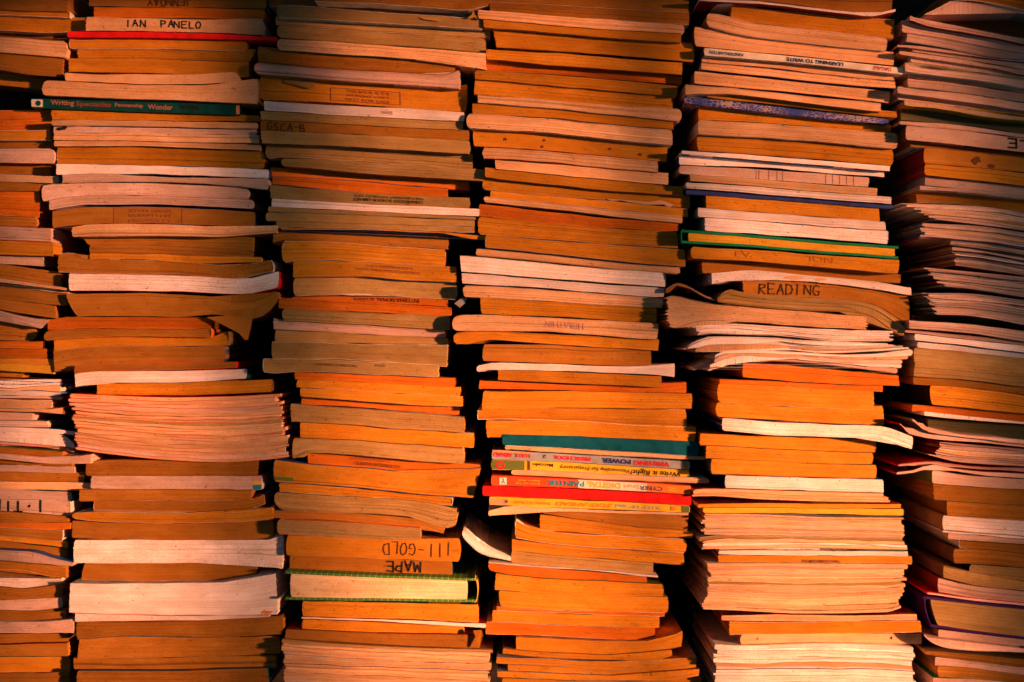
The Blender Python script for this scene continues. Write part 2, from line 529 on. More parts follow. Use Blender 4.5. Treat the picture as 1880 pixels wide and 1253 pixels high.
# kind page | left right | top edge | bottom edge | options      (kinds: P paperback, S spine outwards, H hardback, M booklet, Q pile of booklets)
STACKS = [
("leftmost stack", 0.014, """
@A1
P b | L 435 | -90 | 0:60 430:76 |
P t | L 445 | 0:60 430:78 | 0:95 330:108 445:113 |
P t | L 550 | 0:100 300:116 550:116 | 0:193 350:210 430:204 550:190 |
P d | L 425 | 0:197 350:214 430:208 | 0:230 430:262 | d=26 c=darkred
P p | L 430 | 0:235 430:268 | 0:328 300:355 420:372 | rr=.25 d=-4
P b | L 400 | 0:330 400:378 | 0:447 200:480 390:492 |
P b | L 300 | 0:448 330:494 | 0:540 250:572 | d=14
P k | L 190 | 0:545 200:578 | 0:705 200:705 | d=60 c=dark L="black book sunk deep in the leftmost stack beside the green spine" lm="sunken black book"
P o | L 330 | 0:710 330:704 | 0:836 260:830 330:835 | d=6
P t | L 320 | 0:838 320:834 | 0:898 320:898 |
P b | L 340 | 0:900 340:902 | 0:950 340:948 |
P q | L 350 | 0:952 350:955 | 0:1040 350:1045 | rr=.3
P b | L 320 | 0:1040 320:1045 | 0:1116 320:1120 | d=6
P p | L 370 | 0:1117 370:1130 | 0:1158 350:1172 | d=-6
P b | L 265 | 0:1160 265:1175 | 0:1220 250:1222 |
@A2
P o | L 255 | 0:180 220:182 | 0:330 245:345 | d=8
P b | L 235 | 0:332 235:347 | 0:398 220:406 | rr=.3
P q | L 325 | 0:401 325:418 | 0:487 325:500 | c=red d=-6
P t | L 340 | 0:490 250:504 340:505 | 0:585 230:588 340:592 | d=-4
P q | L 280 | 0:590 280:598 | 0:640 280:660 |
P b | L 390 | 0:645 350:690 400:694 | 0:733 420:797 |
M p | L 432 | 0:735 430:799 | 0:757 430:816 | d=-5
M p | L 436 | 0:758 430:817 | 0:782 430:833 | d=-4
P b | L 430 | 0:785 430:838 | 0:867 300:900 430:912 |
P b | L 355 | 0:870 300:905 360:915 | 0:933 340:990 | c=tan
P q | L 310/245 | 0:938 210:990 310:1000 | 0:972 245:1055 | rr=0 d=-4
P b | L 235 | 0:1005 235:1045 | 0:1132 200:1134 | rr=.35 c=tan
@A3
P o | L 275 | 0:90 270:92 | 0:138 270:140 |
P o | L 300 | 0:140 300:142 | 0:200 290:202 |
P t | L 345 | 0:202 345:206 | 0:238 345:250 | d=4
P y | L 345 | 0:240 345:252 | 0:280 345:302 | d=-3
P b | L 145 | 0:286 145:296 | 0:340 60:348 145:330 | d=18
Q w | L 385/400 | 0:352 60:362 200:345 380:335 | 0:458 250:460 400:470 | n=5 c=blue fold=R L="pile of blue-covered magazines" d=2
P p | L 330 | 0:464 330:474 | 0:523 290:525 330:522 | d=-3
P p | L 400 | 0:526 290:528 400:518 | 0:542 200:545 385:556 | d=-7
M q | L 210 | 0:546 210:552 | 0:598 210:600 | d=4
Q q | L 290/310 | 0:600 300:606 | 0:640 300:645 | n=3 fold=B L="short run of grey magazines"
M w | L 470 | 0:642 280:648 380:655 470:668 | 0:662 280:668 470:696 | d=-5
M w | L 480 | 0:664 300:672 400:690 480:752 | 0:718 300:722 380:745 480:790 | d=-4 c=red
P q | L 470 | 0:722 300:728 380:750 470:792 | 0:760 300:772 470:802 |
P b | L 400 | 0:764 400:802 | 0:808 370:835 |
P q | L 580 | 0:811 380:836 580:818 | 0:845 400:875 580:875 | d=-8 c=orange
P b | L 460 | 0:847 460:877 | 0:880 460:895 |
P q | L 475 | 0:882 475:898 | 0:925 475:940 |
P b | L 540 | 0:928 540:938 | 0:985 540:997 | c=tan d=-3
P p | L 575 | 0:988 575:1000 | 0:1036 575:1050 | d=-6
P q | L 460 | 0:1040 460:1056 | 0:1103 440:1114 |
P q | L 450 | 0:1106 450:1116 | 0:1176 420:1212 | id=itin rr=.2 L="pinkish book with big upside-down marker capitals at the left edge" lm="marker-lettered pink book"
@A4
P b | L 440 | 0:158 440:193 | 0:230 430:232 |
P o | L 450 | 0:233 440:236 | 0:260 370:278 450:275 | d=-4 c=orange
P b | L 400 | 0:262 400:285 | 0:315 390:350 | c=white
P t | L 435 | 0:318 435:352 | 0:344 435:395 |
P b | L 425 | 0:346 200:375 425:402 | 0:408 390:460 |
P q | L 465 | 0:411 200:420 350:462 470:490 | 0:460 200:466 350:502 460:512 | d=-5
P b | L 420 | 0:464 200:470 350:506 440:522 | 0:532 130:533 330:580 410:585 | c=yellow
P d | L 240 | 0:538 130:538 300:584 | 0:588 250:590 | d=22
P w | L 395 | 0:590 120:602 395:588 | 0:640 150:653 395:625 | L="wavy white-edged paperback under the dark hollow of the leftmost stack" lm="wavy white book" d=4
P b | L 400 | 0:645 150:657 400:628 | 0:724 200:733 400:703 |
P q | L 400 | 0:729 200:737 400:707 | 0:790 200:795 395:775 |
P b | L 425 | 0:795 200:798 425:780 | 0:865 425:848 |
P q | L 470 | 0:870 300:868 440:852 | 0:940 470:935 | d=-6
P b | L 440 | 0:946 440:942 | 0:1010 440:1000 | d=3
P b | L 435 | 0:1014 440:1004 | 0:1088 400:1086 |
P t | L 450 | 0:1092 390:1092 450:1088 | 0:1196 380:1196 450:1180 | c=green sp=R L="tan paperback with a green spine end low in the leftmost stack" lm="green-spined book" d=8
P b | L 445 | 0:1200 445:1190 | 0:1300 |
"""),
("second stack from left", 0.008, """
@A1
P b | 570 1700 | -90 | 40 44 50 60 | id=jen d=8 L="dark brown paperback with faded marker letters cut by the top edge, second stack" lm="top book"
P o | 600 1690 | 46 50 56 64 | 110 114 120 132 | d=10
P p | 550 1680 | 113 119 128 126 | 194 200 208 221 | id=ian d=-3 sp=R c=white L="pale paperback hand-lettered in black capitals just above the red spine" lm="hand-lettered pale book"
S k | 430 1770 | 202 206 216 238 | 238 240 248 262 | c=red d=-6 L="thin bright red spine near the top of the second stack" lm="thin red spine"
P t | 445 1580 | 256 255 258 264 | 310 311 319 326 | rr=.3 d=4
P t | 495 1640/1590 | 313 317 325 318 | 374 378 384 398 |
P t | 440 1590 | 376 380 388 402 | 462 464 474 494 |
P p | 415 1530 | 430:468 700:478 1200:478 1490:460 1530:485 | 430:518 1000:538 1300:535 1520:524 | d=-4 rr=.3
P p | 270 1650 | 270:535 310:518 600:532 1100:548 1450:538 1600:508 1650:505 | 270:612 700:628 1200:645 1650:665 | d=-6 c=tan rl=.2
S k | 200 1535 | 630 645 657 672 | 690 705 722 738 | id=green c=darkgreen d=-3 L="dark green spine with pink and orange lettering in the second stack" lm="dark green spine"
P t | 330 1660 | 693 710 725 740 | 766 769 774 780 | d=4
P p | 330 1645 | 768 773 779 786 | 802 808 815 825 | d=-4
P q | 345 1640 | 805 811 818 828 | 848 850 857 864 | id=smudge
P p | 345 1655 | 851 853 861 868 | 898 900 909 919 |
P p | 345 1665 | 901 903 912 924 | 933 934 944 962 | d=-4
P t | 365 1690 | 938 936 948 966 | 1048 1053 1064 1078 | rr=.15 L="thick tan paperback with smooth edges above a pale pink book, second stack" lm="thick tan book"
P w | 360 1720 | 1050 1056 1069 1085 | 1118 1106 1124 1142 | c=navy d=-5
@A2
P q | 400 1720 | 400:78 600:68 1000:86 1400:98 1700:98 | 400:125 600:116 1000:121 1400:135 1680:164 | rr=.35
P q | 268 1590 | 270:142 450:120 700:121 1200:138 1590:150 | 290:245 450:210 800:203 1200:215 1570:230 | rr=.3 rl=.15 d=-5
P q | 315 1620 | 315:240 500:214 900:207 1300:222 1620:234 | 330:300 550:264 900:262 1300:274 1615:292 | c=darkred rr=.3
P b | 335 1630 | 335:308 600:280 900:278 1300:294 1620:312 | 345:415 600:386 900:384 1300:396 1635:408 | id=stampa d=5 L="brown paperback with a faint boxed stamp on its edge, second stack" lm="faintly stamped brown book"
P p | 460 1770 | 460:412 600:392 1000:390 1500:412 1770:400 | 485:470 650:460 1000:462 1400:470 1760:445 | d=-7 rl=.1 c=tan
P b | 525/570 1620 | 470 466 472 474 | 528 530 545 566 | d=6
P b | 575 1615 | 531 532 547 570 | 574 578 592 606 | d=8
P t | 575 1670 | 577 580 596 600 | 612 617 640 632 | d=2
P b | 370 1745 | 370:582 450:574 560:612 1000:624 1500:652 1740:622 | 370:695 700:704 1100:709 1500:738 1740:692 | c=white
P w | 440 1782 | 440:706 900:713 1300:726 1560:742 1782:690 | 460:812 800:815 1200:820 1560:838 1700:812 1785:795 | d=-6 c=red rl=.1 sp=R L="clean pale paperback curving up at its right end, second stack" lm="upcurved pale book"
P b | 415/490 1780 | 415:838 800:832 1300:850 1500:872 1620:865 1780:812 | 490:980 800:968 1150:980 1400:966 1540:1000 1650:985 1780:880 | id=wave d=-5 c=tan rr=.2 L="thick brown paperback with wavy right end and a hanging torn cover" lm="wavy thick book"
P o | 305 1350 | 305:1002 450:984 900:984 1330:992 | 300:1075 500:1055 900:1052 1330:1055 | d=3
P b | 280 1350 | 280:1082 450:1060 900:1056 1340:1060 | 285:1135 450:1112 900:1105 1340:1114 | c=orange sp=R rl=.3
P t | 345 1455 | 345:1132 600:1108 1000:1106 1340:1114 1450:1075 | 345:1200 600:1175 1000:1170 1455:1166 | c=tan
@A3
P b | 345 1440 | 345:158 600:132 1000:128 1440:124 | 345:290 480:248 800:236 1440:226 | c=blue sp=R
P b | 475 1510 | 475:252 700:239 1100:232 1510:226 | 480:295 700:282 1100:278 1510:264 | c=red sp=R
P w | 480 1580 | 480:305 620:286 1100:283 1580:270 | 485:385 650:361 1100:356 1590:336 | c=darkgreen sp=R d=-3 L="white paperback with a dark green spine in the second stack" lm="green-spined white book"
P t | 620 1740 | 620:367 1000:361 1500:348 1735:338 | 625:435 1000:438 1400:432 1740:418 | rr=.15
Q p | 450/500 1770/1855 | 440:428 700:440 1100:452 1500:445 1760:430 | 500:788 700:815 1100:855 1400:868 1700:852 1860:832 | n=20 fold=L c=red jl=24 L="bulging pile of red-covered notebooks" d=-8
P b | 550 1650 | 550:860 700:855 1100:860 1400:870 1650:855 | 950 955 951 950 | d=10
P q | 580 1672 | 957 959 958 956 | 1034 1038 1039 1041 | id=rainbow c=white L="pinkish paperback with a colourful cover at its right end, second stack" lm="colour-ended pinkish book"
P b | 505 1605 | 1042 1041 1042 1045 | 1115 1110 1107 1105 |
P b | 600 1690 | 600:1112 900:1110 1300:1112 1600:1106 1690:1075 | 600:1175 900:1180 1300:1184 1550:1178 1690:1135 | c=white
@A4
P t | 460 1745 | 460:176 600:166 1100:170 1500:168 1740:140 | 470:206 600:225 1000:234 1400:231 1740:214 | d=-4 c=white rl=.3
P b | 460 1750 | 470:222 800:238 1200:239 1750:217 | 465:330 800:344 1300:344 1725:336 | c=darkred
P w | 470 1810 | 470:346 1000:346 1500:346 1700:345 1810:315 | 470:490 1000:491 1500:487 1650:492 1800:528 | d=-7 c=white L="thick pink-white paperback splayed at its right end, upper of two" lm="upper thick white book"
P b | 540/515 1640 | 495 494 492 492 | 598 604 605 594 | d=8
P w | 445 1770 | 445:622 800:624 1300:620 1600:606 1770:556 | 445:806 800:820 1300:821 1775:821 | id=thickw d=-9 c=white L="very thick pink-white paperback with scuffed corner, lower of two" lm="lower thick white book"
P w | 480 1720 | 480:815 900:826 1400:828 1700:826 | 510:865 900:861 1300:854 1700:838 | c=red d=-2
P b | 490 1810 | 490:870 900:866 1400:856 1800:828 | 490:980 900:955 1300:964 1800:945 | d=2
P b | 500 1790 | 500:985 800:965 1300:972 1790:958 | 500:1105 900:1096 1400:1088 1790:1070 | d=6
P b | 470 1765 | 470:1096 800:1106 1200:1094 1760:1080 | 470:1170 900:1173 1300:1168 1760:1160 | d=-2
P b | 490 1715 | 490:1180 900:1184 1300:1175 1710:1166 | 1300 | c=teal sp=R
"""),
("third stack from left", 0.004, """
@B1
P b | 540 1800 | -90 | 540:8 900:24 1300:50 1600:75 1790:40 | d=-2
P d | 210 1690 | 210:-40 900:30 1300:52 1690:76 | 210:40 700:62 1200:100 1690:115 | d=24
P g | 265 1750 | 265:45 300:40 700:68 1200:104 1500:122 1740:142 | 260:120 700:150 1200:176 1730:212 | id=curl c=white rl=.2
P g | 258 1800 | 260:125 700:153 1200:182 1740:216 1800:200 | 265:175 700:204 1200:245 1700:268 1800:270 | c=white
P g | 270 1770 | 275:182 700:208 1200:248 1700:272 1770:285 | 275:275 700:303 1200:335 1760:380 | rl=.3 d=-3
P p | 270 1770 | 280:280 700:306 1200:340 1765:384 | 275:360 500:376 1000:408 1450:446 1760:500 | rl=.3 d=-5 L="peach paperback whose right end droops above a black gap, third stack" lm="drooping peach book"
P b | 130 1550 | 130:330 280:364 700:392 1200:428 1550:452 | 125:445 600:487 1100:516 1470:532 1540:520 |
P q | 105 1585 | 105:450 600:490 1100:520 1480:538 1570:510 | 105:530 600:570 1100:605 1500:630 1570:636 | rl=.4 d=-6 c=tan
P t | 140 1635 | 160:545 600:576 1100:610 1500:634 1630:610 | 140:715 600:736 1000:764 1610:805 | id=stampb rl=.15 L="thick tan paperback with a boxed stamp on its page edges, third stack" lm="boxed-stamp tan book"
P w | 175 1615 | 730 758 780 806 | 795 825 850 878 | d=-5 id=tiny
P g | 150 1605 | 799 827 854 882 | 860 889 914 938 |
P b | 150 1650 | 864 890 916 936 | 938 956 984 1012 | id=gsca L="brown paperback with small handwritten black letters at its left, third stack" lm="small-lettered brown book"
P g | 155 1655 | 942 960 988 1015 | 1030 1046 1080 1107 | d=-3
P g | 185 1675 | 1033 1049 1083 1110 | 185:1140 320:1132 700:1150 1200:1182 1670:1218 | rl=.2
P g | 300 1760 | 300:1140 700:1155 1200:1186 1760:1222 | 300:1195 800:1240 1300:1275 1750:1304 | rl=.3 d=-3
@B2
P o | 220 1650 | 220:30 600:66 1000:90 1300:112 1650:138 | 220:95 700:116 1200:158 1650:195 | d=14 c=tan
P o | 235 1495 | 235:98 700:118 1200:160 1495:185 | 235:150 600:187 1000:222 1495:245 | d=10
P g | 220 1655 | 220:158 600:190 1100:228 1500:248 1655:250 | 220:250 600:280 1100:302 1650:325 | id=libst L="greyish tan paperback with two lines of upside-down library stamp, third stack" lm="library-stamped book"
P w | 230 1725 | 255 284 308 330 | 310 335 360 380 | d=-5
M g | 205 1700 | 312 337 363 386 | 350 366 388 408 |
P g | 190 1690 | 355 370 394 414 | 412 424 444 456 | rl=.2
P g | 265 1690 | 414 427 447 460 | 300:462 600:468 1000:478 1690:496 | c=white
M t | 300 1775 | 300:464 800:470 1200:482 1500:497 1775:524 | 400:480 800:480 1200:493 1500:508 1640:543 1775:556 | fold=R d=-6
P b | 240 1500 | 486 484 494 508 | 240:580 300:556 700:570 1100:595 1490:620 | d=4
P t | 305 1480 | 305:558 700:572 1100:599 1480:625 | 305:715 400:697 700:700 1000:718 1450:742 | rl=.2
P t | 385 1560 | 385:702 800:708 1200:730 1550:748 | 390:820 800:812 1200:842 1555:856 | id=sta2 L="tan paperback with faint red stamped lines above a ragged book, third stack" lm="red-stamped tan book"
P g | 385 1565 | 390:825 800:818 1200:848 1560:862 | 385:955 700:945 1100:957 1560:978 | id=torn rl=.15 rr=.15 c=cream
P o | 380 1500 | 380:962 800:958 1200:965 1500:984 | 380:978 800:992 1300:1020 1500:1035 | d=8 id=sta3
P o | 280 1520 | 280:968 800:996 1300:1024 1520:1040 | 280:1040 600:1054 1000:1074 1520:1092 | d=3 c=orange
P g | 305 1510 | 1045 1064 1084 1096 | 310:1130 700:1150 1100:1175 1490:1196 | rl=.3 d=-4
P q | 245 1480 | 245:1114 320:1134 700:1153 1100:1178 1480:1198 | 250:1195 700:1216 1100:1240 1490:1256 | d=2
@B3
P g | 255 1495 | 25 45 68 82 | 105 115 125 130 | d=-2
P g | 230 1490 | 109 119 130 134 | 230 234 255 285 |
P g | 170 1425 | 232 238 257 278 | 170:325 250:333 400:322 800:335 1420:362 | id=contr d=-5 c=white L="greyish tan paperback sticking out left with a tiny printed line, third stack" lm="left-jutting book"
P o | 395 1550 | 326 340 356 372 | 376 394 414 434 | d=2
P t | 410 1585 | 379 397 417 436 | 437 457 482 506 |
P t | 435 1605 | 441 461 486 509 | 503 530 558 572 | c=white d=-3
P o | 445 1580 | 515 538 562 580 | 556 575 610 636 | d=5 c=orange
P g | 365 1620 | 365:556 700:582 1200:616 1610:650 | 365:685 600:690 1100:730 1600:764 | d=-4 rr=.1
P t | 435 1685 | 435:690 600:694 1100:734 1680:768 | 435:805 800:815 1200:842 1670:872 | c=white
P g | 380 1615 | 385:806 600:810 1100:838 1610:876 | 400:945 500:906 900:930 1300:968 1610:988 | d=-4 rr=.12
P o | 490 1735 | 500:910 900:935 1300:973 1735:992 | 485:985 900:1015 1300:1050 1720:1012 | id=sta4 d=3 L="orange paperback with two dark stamped lines near the middle, third stack" lm="twice-stamped orange book"
P t | 245 1735/1680 | 250:956 480:986 900:1020 1300:1055 1735:1018 | 245:1115 700:1145 1100:1182 1500:1220 1670:1232 | id=smear d=-2 L="thick tan paperback with a green smear at its left end, third stack" lm="green-smeared book"
@B4
P t | 285 1530 | 285:28 700:58 1100:90 1530:136 | 290:92 700:116 1100:142 1530:190 | d=4 c=white
P g | 250 1560 | 260:94 600:117 1000:140 1300:158 1560:212 | 250:180 320:222 700:240 1200:266 1500:350 1560:330 | rl=.2
P b | 245 1470 | 245:226 600:240 1000:262 1300:290 1470:340 | 245:275 600:290 1000:316 1300:345 1460:390 | d=2
P g | 270 1300 | 280:290 600:306 1000:330 1300:352 | 280:395 600:415 1000:434 1290:440 | c=orange rl=.2
P t | 335 1590 | 335:400 700:424 1100:438 1350:440 1590:422 | 340:545 700:560 1100:576 1580:592 | id=gold rr=.15 d=-5 c=tan L="tan paperback with large upside-down handwritten capitals and roman numerals, third stack" lm="roman-numeral book"
P b | 360 1530 | 548 562 578 592 | 655 666 684 700 | id=mape L="brown paperback with heavy upside-down black lettering above the green checked hardback" lm="heavy-lettered brown book"
H c | 330 1710 | 330:660 1000:690 1710:714 | 320:868 1000:877 1710:886 | c=check sp=R ct=18 gap=60 d=-10 L="green checked cloth hardback with pale pages and yellow spine, third stack" lm="green checked hardback"
P t | 450 1715 | 876 886 893 905 | 985 998 1010 1030 |
M w | 445 1775 | 450:988 800:1004 1200:1014 1775:1040 | 460:1004 900:1020 1300:1036 1770:1072 | d=-6 fold=R
P t | 450 1610 | 1006 1022 1036 1056 | 1090 1100 1106 1112 | d=2 rl=.2
P b | 330 1720 | 335:1078 700:1104 1200:1114 1700:1122 | 300:1142 700:1166 1200:1196 1800:1216 | id=flaps d=4
Q p | 300/330 1805/1790 | 300:1150 700:1184 1300:1214 1800:1226 | 300:1480 1000:1500 1800:1530 | n=12 fold=B jl=16 c=white L="pile of pale notebooks at the bottom" d=-8
"""),
("fourth stack from left", 0.0, """
@C1
P b | 310 1740 | -90 | 310:10 900:42 1740:88 | d=2
P b | 310 1745 | 310:14 900:46 1740:92 | 310:78 900:124 1740:176 |
P p | 225 1710 | 230:74 700:110 1200:148 1700:180 | 230:135 700:178 1200:215 1700:244 | d=-4 rr=.3
P t | 265 1685 | 140 180 216 248 | 195 234 274 308 |
P t | 330/360 1780 | 200 238 280 312 | 342 366 408 444 | d=-3
P t | 285 1695 | 356 384 420 456 | 428 468 504 540 | d=3 rl=.15
P o | 275 1690 | 436 474 514 546 | 505 534 570 608 | d=9
P t | 205 1660 | 510 537 578 624 | 568 608 654 690 |
P t | 200 1625 | 574 611 658 694 | 683 718 760 794 | d=-2
P p | 225 1690 | 688 721 762 788 | 735 774 824 868 | rr=.3
P t | 185 1630 | 740 778 826 866 | 818 838 888 928 |
P p | 145 1625 | 822 850 900 938 | 920 946 996 1044 | d=-7 rl=.25 L="bright peach paperback jutting left under a dark line, fourth stack" lm="bright peach book"
P t | 190 1585 | 930 958 1008 1054 | 1052 1076 1120 1165 | id=nick
P p | 260 1520 | 1062 1086 1122 1160 | 1140 1162 1206 1244 | rl=.15 d=-3
@C2
P p | 350 1595 | -25 5 38 68 | 42 80 120 160 | d=-4
P t | 275 1700 | 32 85 130 170 | 100 152 202 228 |
P t | 258 1750 | 108 158 206 232 | 190 236 272 325 | id=ripped rl=.2 L="tan paperback with a torn pale strip along its right half, fourth stack" lm="torn-strip book"
P t | 315 1735 | 196 240 282 328 | 243 288 338 384 | d=2
P p | 268 1695 | 238 286 338 384 | 280 324 384 430 | rl=.3 d=-4
P o | 235 1665 | 292 350 398 434 | 382 428 468 492 | d=8
P t | 225 1665 | 386 431 471 496 | 510 544 580 612 | rl=.15
P t | 280 1715 | 515 558 592 620 | 605 652 702 742 | d=-3
P p | 215 1680 | 612 654 708 746 | 662 708 758 800 | rr=.3 d=-5
P w | 100 1575 | 665 708 754 790 | 778 816 854 890 | d=-8 L="thick white paperback, upper of the white pair in the fourth stack" lm="upper white book"
P w | 110 1565 | 790 828 868 900 | 865 890 930 966 | d=-7 c=navy L="thinner white paperback, lower of the white pair in the fourth stack" lm="lower white book"
P p | 120 1555 | 878 904 938 974 | 958 984 1016 1038 | rl=.2
P t | 245 1510 | 966 990 1016 1042 | 1082 1098 1120 1148 |
P p | 40 1520 | 40:1105 120:1088 500:1100 1000:1124 1510:1152 | 45:1205 300:1196 800:1218 1500:1268 | d=-7 rl=.3 id=faintp L="long peach paperback with faint red print jutting far left, fourth stack" lm="long peach book"
@C3
P t | 50 1525 | 55:48 250:26 500:44 1000:66 1520:94 | 60:125 150:124 300:94 700:120 1100:148 1520:170 | d=-4 rl=.3 c=tan
P b | 260 1470 | 265:132 600:128 1100:154 1460:140 | 280:245 700:260 1100:276 1470:282 | d=2 c=grey
P w | 215 1640 | 225:280 350:260 800:274 1300:288 1640:268 | 220:325 330:302 700:315 1100:328 1500:345 1640:358 | d=-6 rl=.3 c=white
P t | 370 1545 | 312 322 342 358 | 385 400 418 438 | d=3
P o | 235 1725 | 235:392 700:412 1200:430 1500:432 1720:402 | 240:445 700:450 1200:468 1720:476 | d=5 c=orange
P t | 258 1765 | 468 466 474 482 | 598 580 588 590 | d=-5
P t | 225 1725 | 225:586 500:586 1000:584 1500:594 1720:596 | 225:670 400:662 900:680 1400:708 1715:720 |
P t | 285 1790 | 285:676 700:674 1100:694 1790:724 | 290:800 420:772 800:780 1200:800 1790:824 | d=-3
S k | 400 1815 | 772 787 808 830 | 850 872 900 934 | c=teal d=-6 rr=.4 rl=.1 L="teal cloth spine above the row of printed spines in the fourth stack" lm="teal spine"
M p | 420 1870 | 856 880 906 940 | 884 908 936 960 | fold=R d=-4
S k | 325 1750 | 887 915 942 970 | 955 970 1000 1030 | c=greyblue id=power L="grey-blue spine with red and purple upside-down capitals, fourth stack" lm="grey-blue spine" d=-2
S k | 320 1745 | 960 974 1004 1034 | 1028 1042 1068 1095 | c=yellow id=right L="yellow spine with black upside-down print and a green end" lm="yellow spine" d=-3
@C4
M p | 465 1890 | 327 345 368 390 | 358 382 405 425 | d=2 c=cream fold=R
S k | 320 1760 | 367 388 412 440 | 437 450 474 502 | c=lightred id=cyber L="red and white spine with blue upside-down capitals, fourth stack" lm="red and white spine" d=-3
S k | 258 1760 | 441 460 482 508 | 510 528 552 580 | c=red d=-4 L="plain bright red spine between printed spines, fourth stack" lm="plain red spine"
S k | 305 1750 | 519 538 560 584 | 577 595 612 633 | c=yellow id=keep L="thin yellow spine with orange print and a pink end" lm="thin yellow spine" d=-2
M p | 300 1740 | 300:622 450:586 800:600 1200:620 1740:637 | 310:655 500:612 800:622 1200:637 1740:650 | d=-4 fold=L c=white
P b | 700 1735 | 700:624 1000:630 1740:653 | 700:640 1000:680 1400:738 1730:766 | d=2 c=tan
P t | 670 1770 | 670:645 1000:684 1400:740 1770:766 | 675:760 900:776 1300:800 1770:816 | d=4 c=dark
P t | 495 1725 | 495:688 600:742 800:777 1200:800 1720:826 | 495:815 700:848 1000:875 1300:895 1720:925 | rr=.2
P t | 470 1705 | 470:826 800:866 1100:890 1700:929 | 475:905 800:940 1200:970 1700:1010 |
P g | 465 1485 | 470:908 800:944 1200:974 1480:994 | 465:990 800:1025 1100:1045 1470:1083 | d=-4
M w | 110 462 | 110:745 250:855 460:955 | 115:815 250:930 460:986 | fold=L d=-2 L="white magazine corner curling out left into the dark gap, fourth stack" lm="curling magazine corner"
M w | 300 1520 | 310:990 500:1006 1000:1040 1300:1068 1520:1086 | 310:998 600:1020 1100:1056 1400:1090 1510:1100 | d=-6 fold=L
@C5
P o | 300 1440 | 305:398 600:422 1000:458 1440:494 | 305:450 400:470 800:508 1440:545 | rl=.3 d=3
P t | 350 1560 | 350:470 600:500 1000:524 1550:548 | 360:590 800:620 1200:634 1560:636 | d=-2
P t | 380 1595 | 596 620 635 640 | 704 732 744 750 | d=-5 rr=.1 L="bright tan paperback standing proudest near the bottom of the fourth stack" lm="proud tan book"
P o | 360 1570 | 710 736 747 753 | 736 752 768 778 | d=2
P t | 330 1530 | 738 756 771 780 | 814 832 848 860 |
P o | 280 1500 | 818 836 852 863 | 905 916 940 956 | d=4
P t | 500 1695 | 500:930 900:946 1300:962 1500:956 1690:884 | 500:1030 900:1044 1200:1050 1600:1016 1690:998 | d=2
P t | 405 1620 | 405:1012 800:1042 1200:1054 1620:1018 | 405:1050 800:1080 1300:1094 1500:1094 1620:1066 |
P t | 360 1795 | 360:1075 700:1085 1100:1106 1500:1112 1780:1075 | 365:1115 700:1130 1100:1160 1500:1178 1800:1150 | d=-3 c=grey
P t | 440 1740 | 440:1125 900:1148 1300:1172 1740:1162 | 440:1170 900:1193 1300:1204 1740:1168 |
P t | 365 1815 | 365:1178 800:1192 1300:1208 1700:1182 1815:1158 | 365:1215 800:1232 1300:1240 1600:1238 1815:1205 | d=-4 c=grey
P t | 400 1830 | 400:1222 900:1240 1400:1246 1830:1212 | 1310 |
"""),
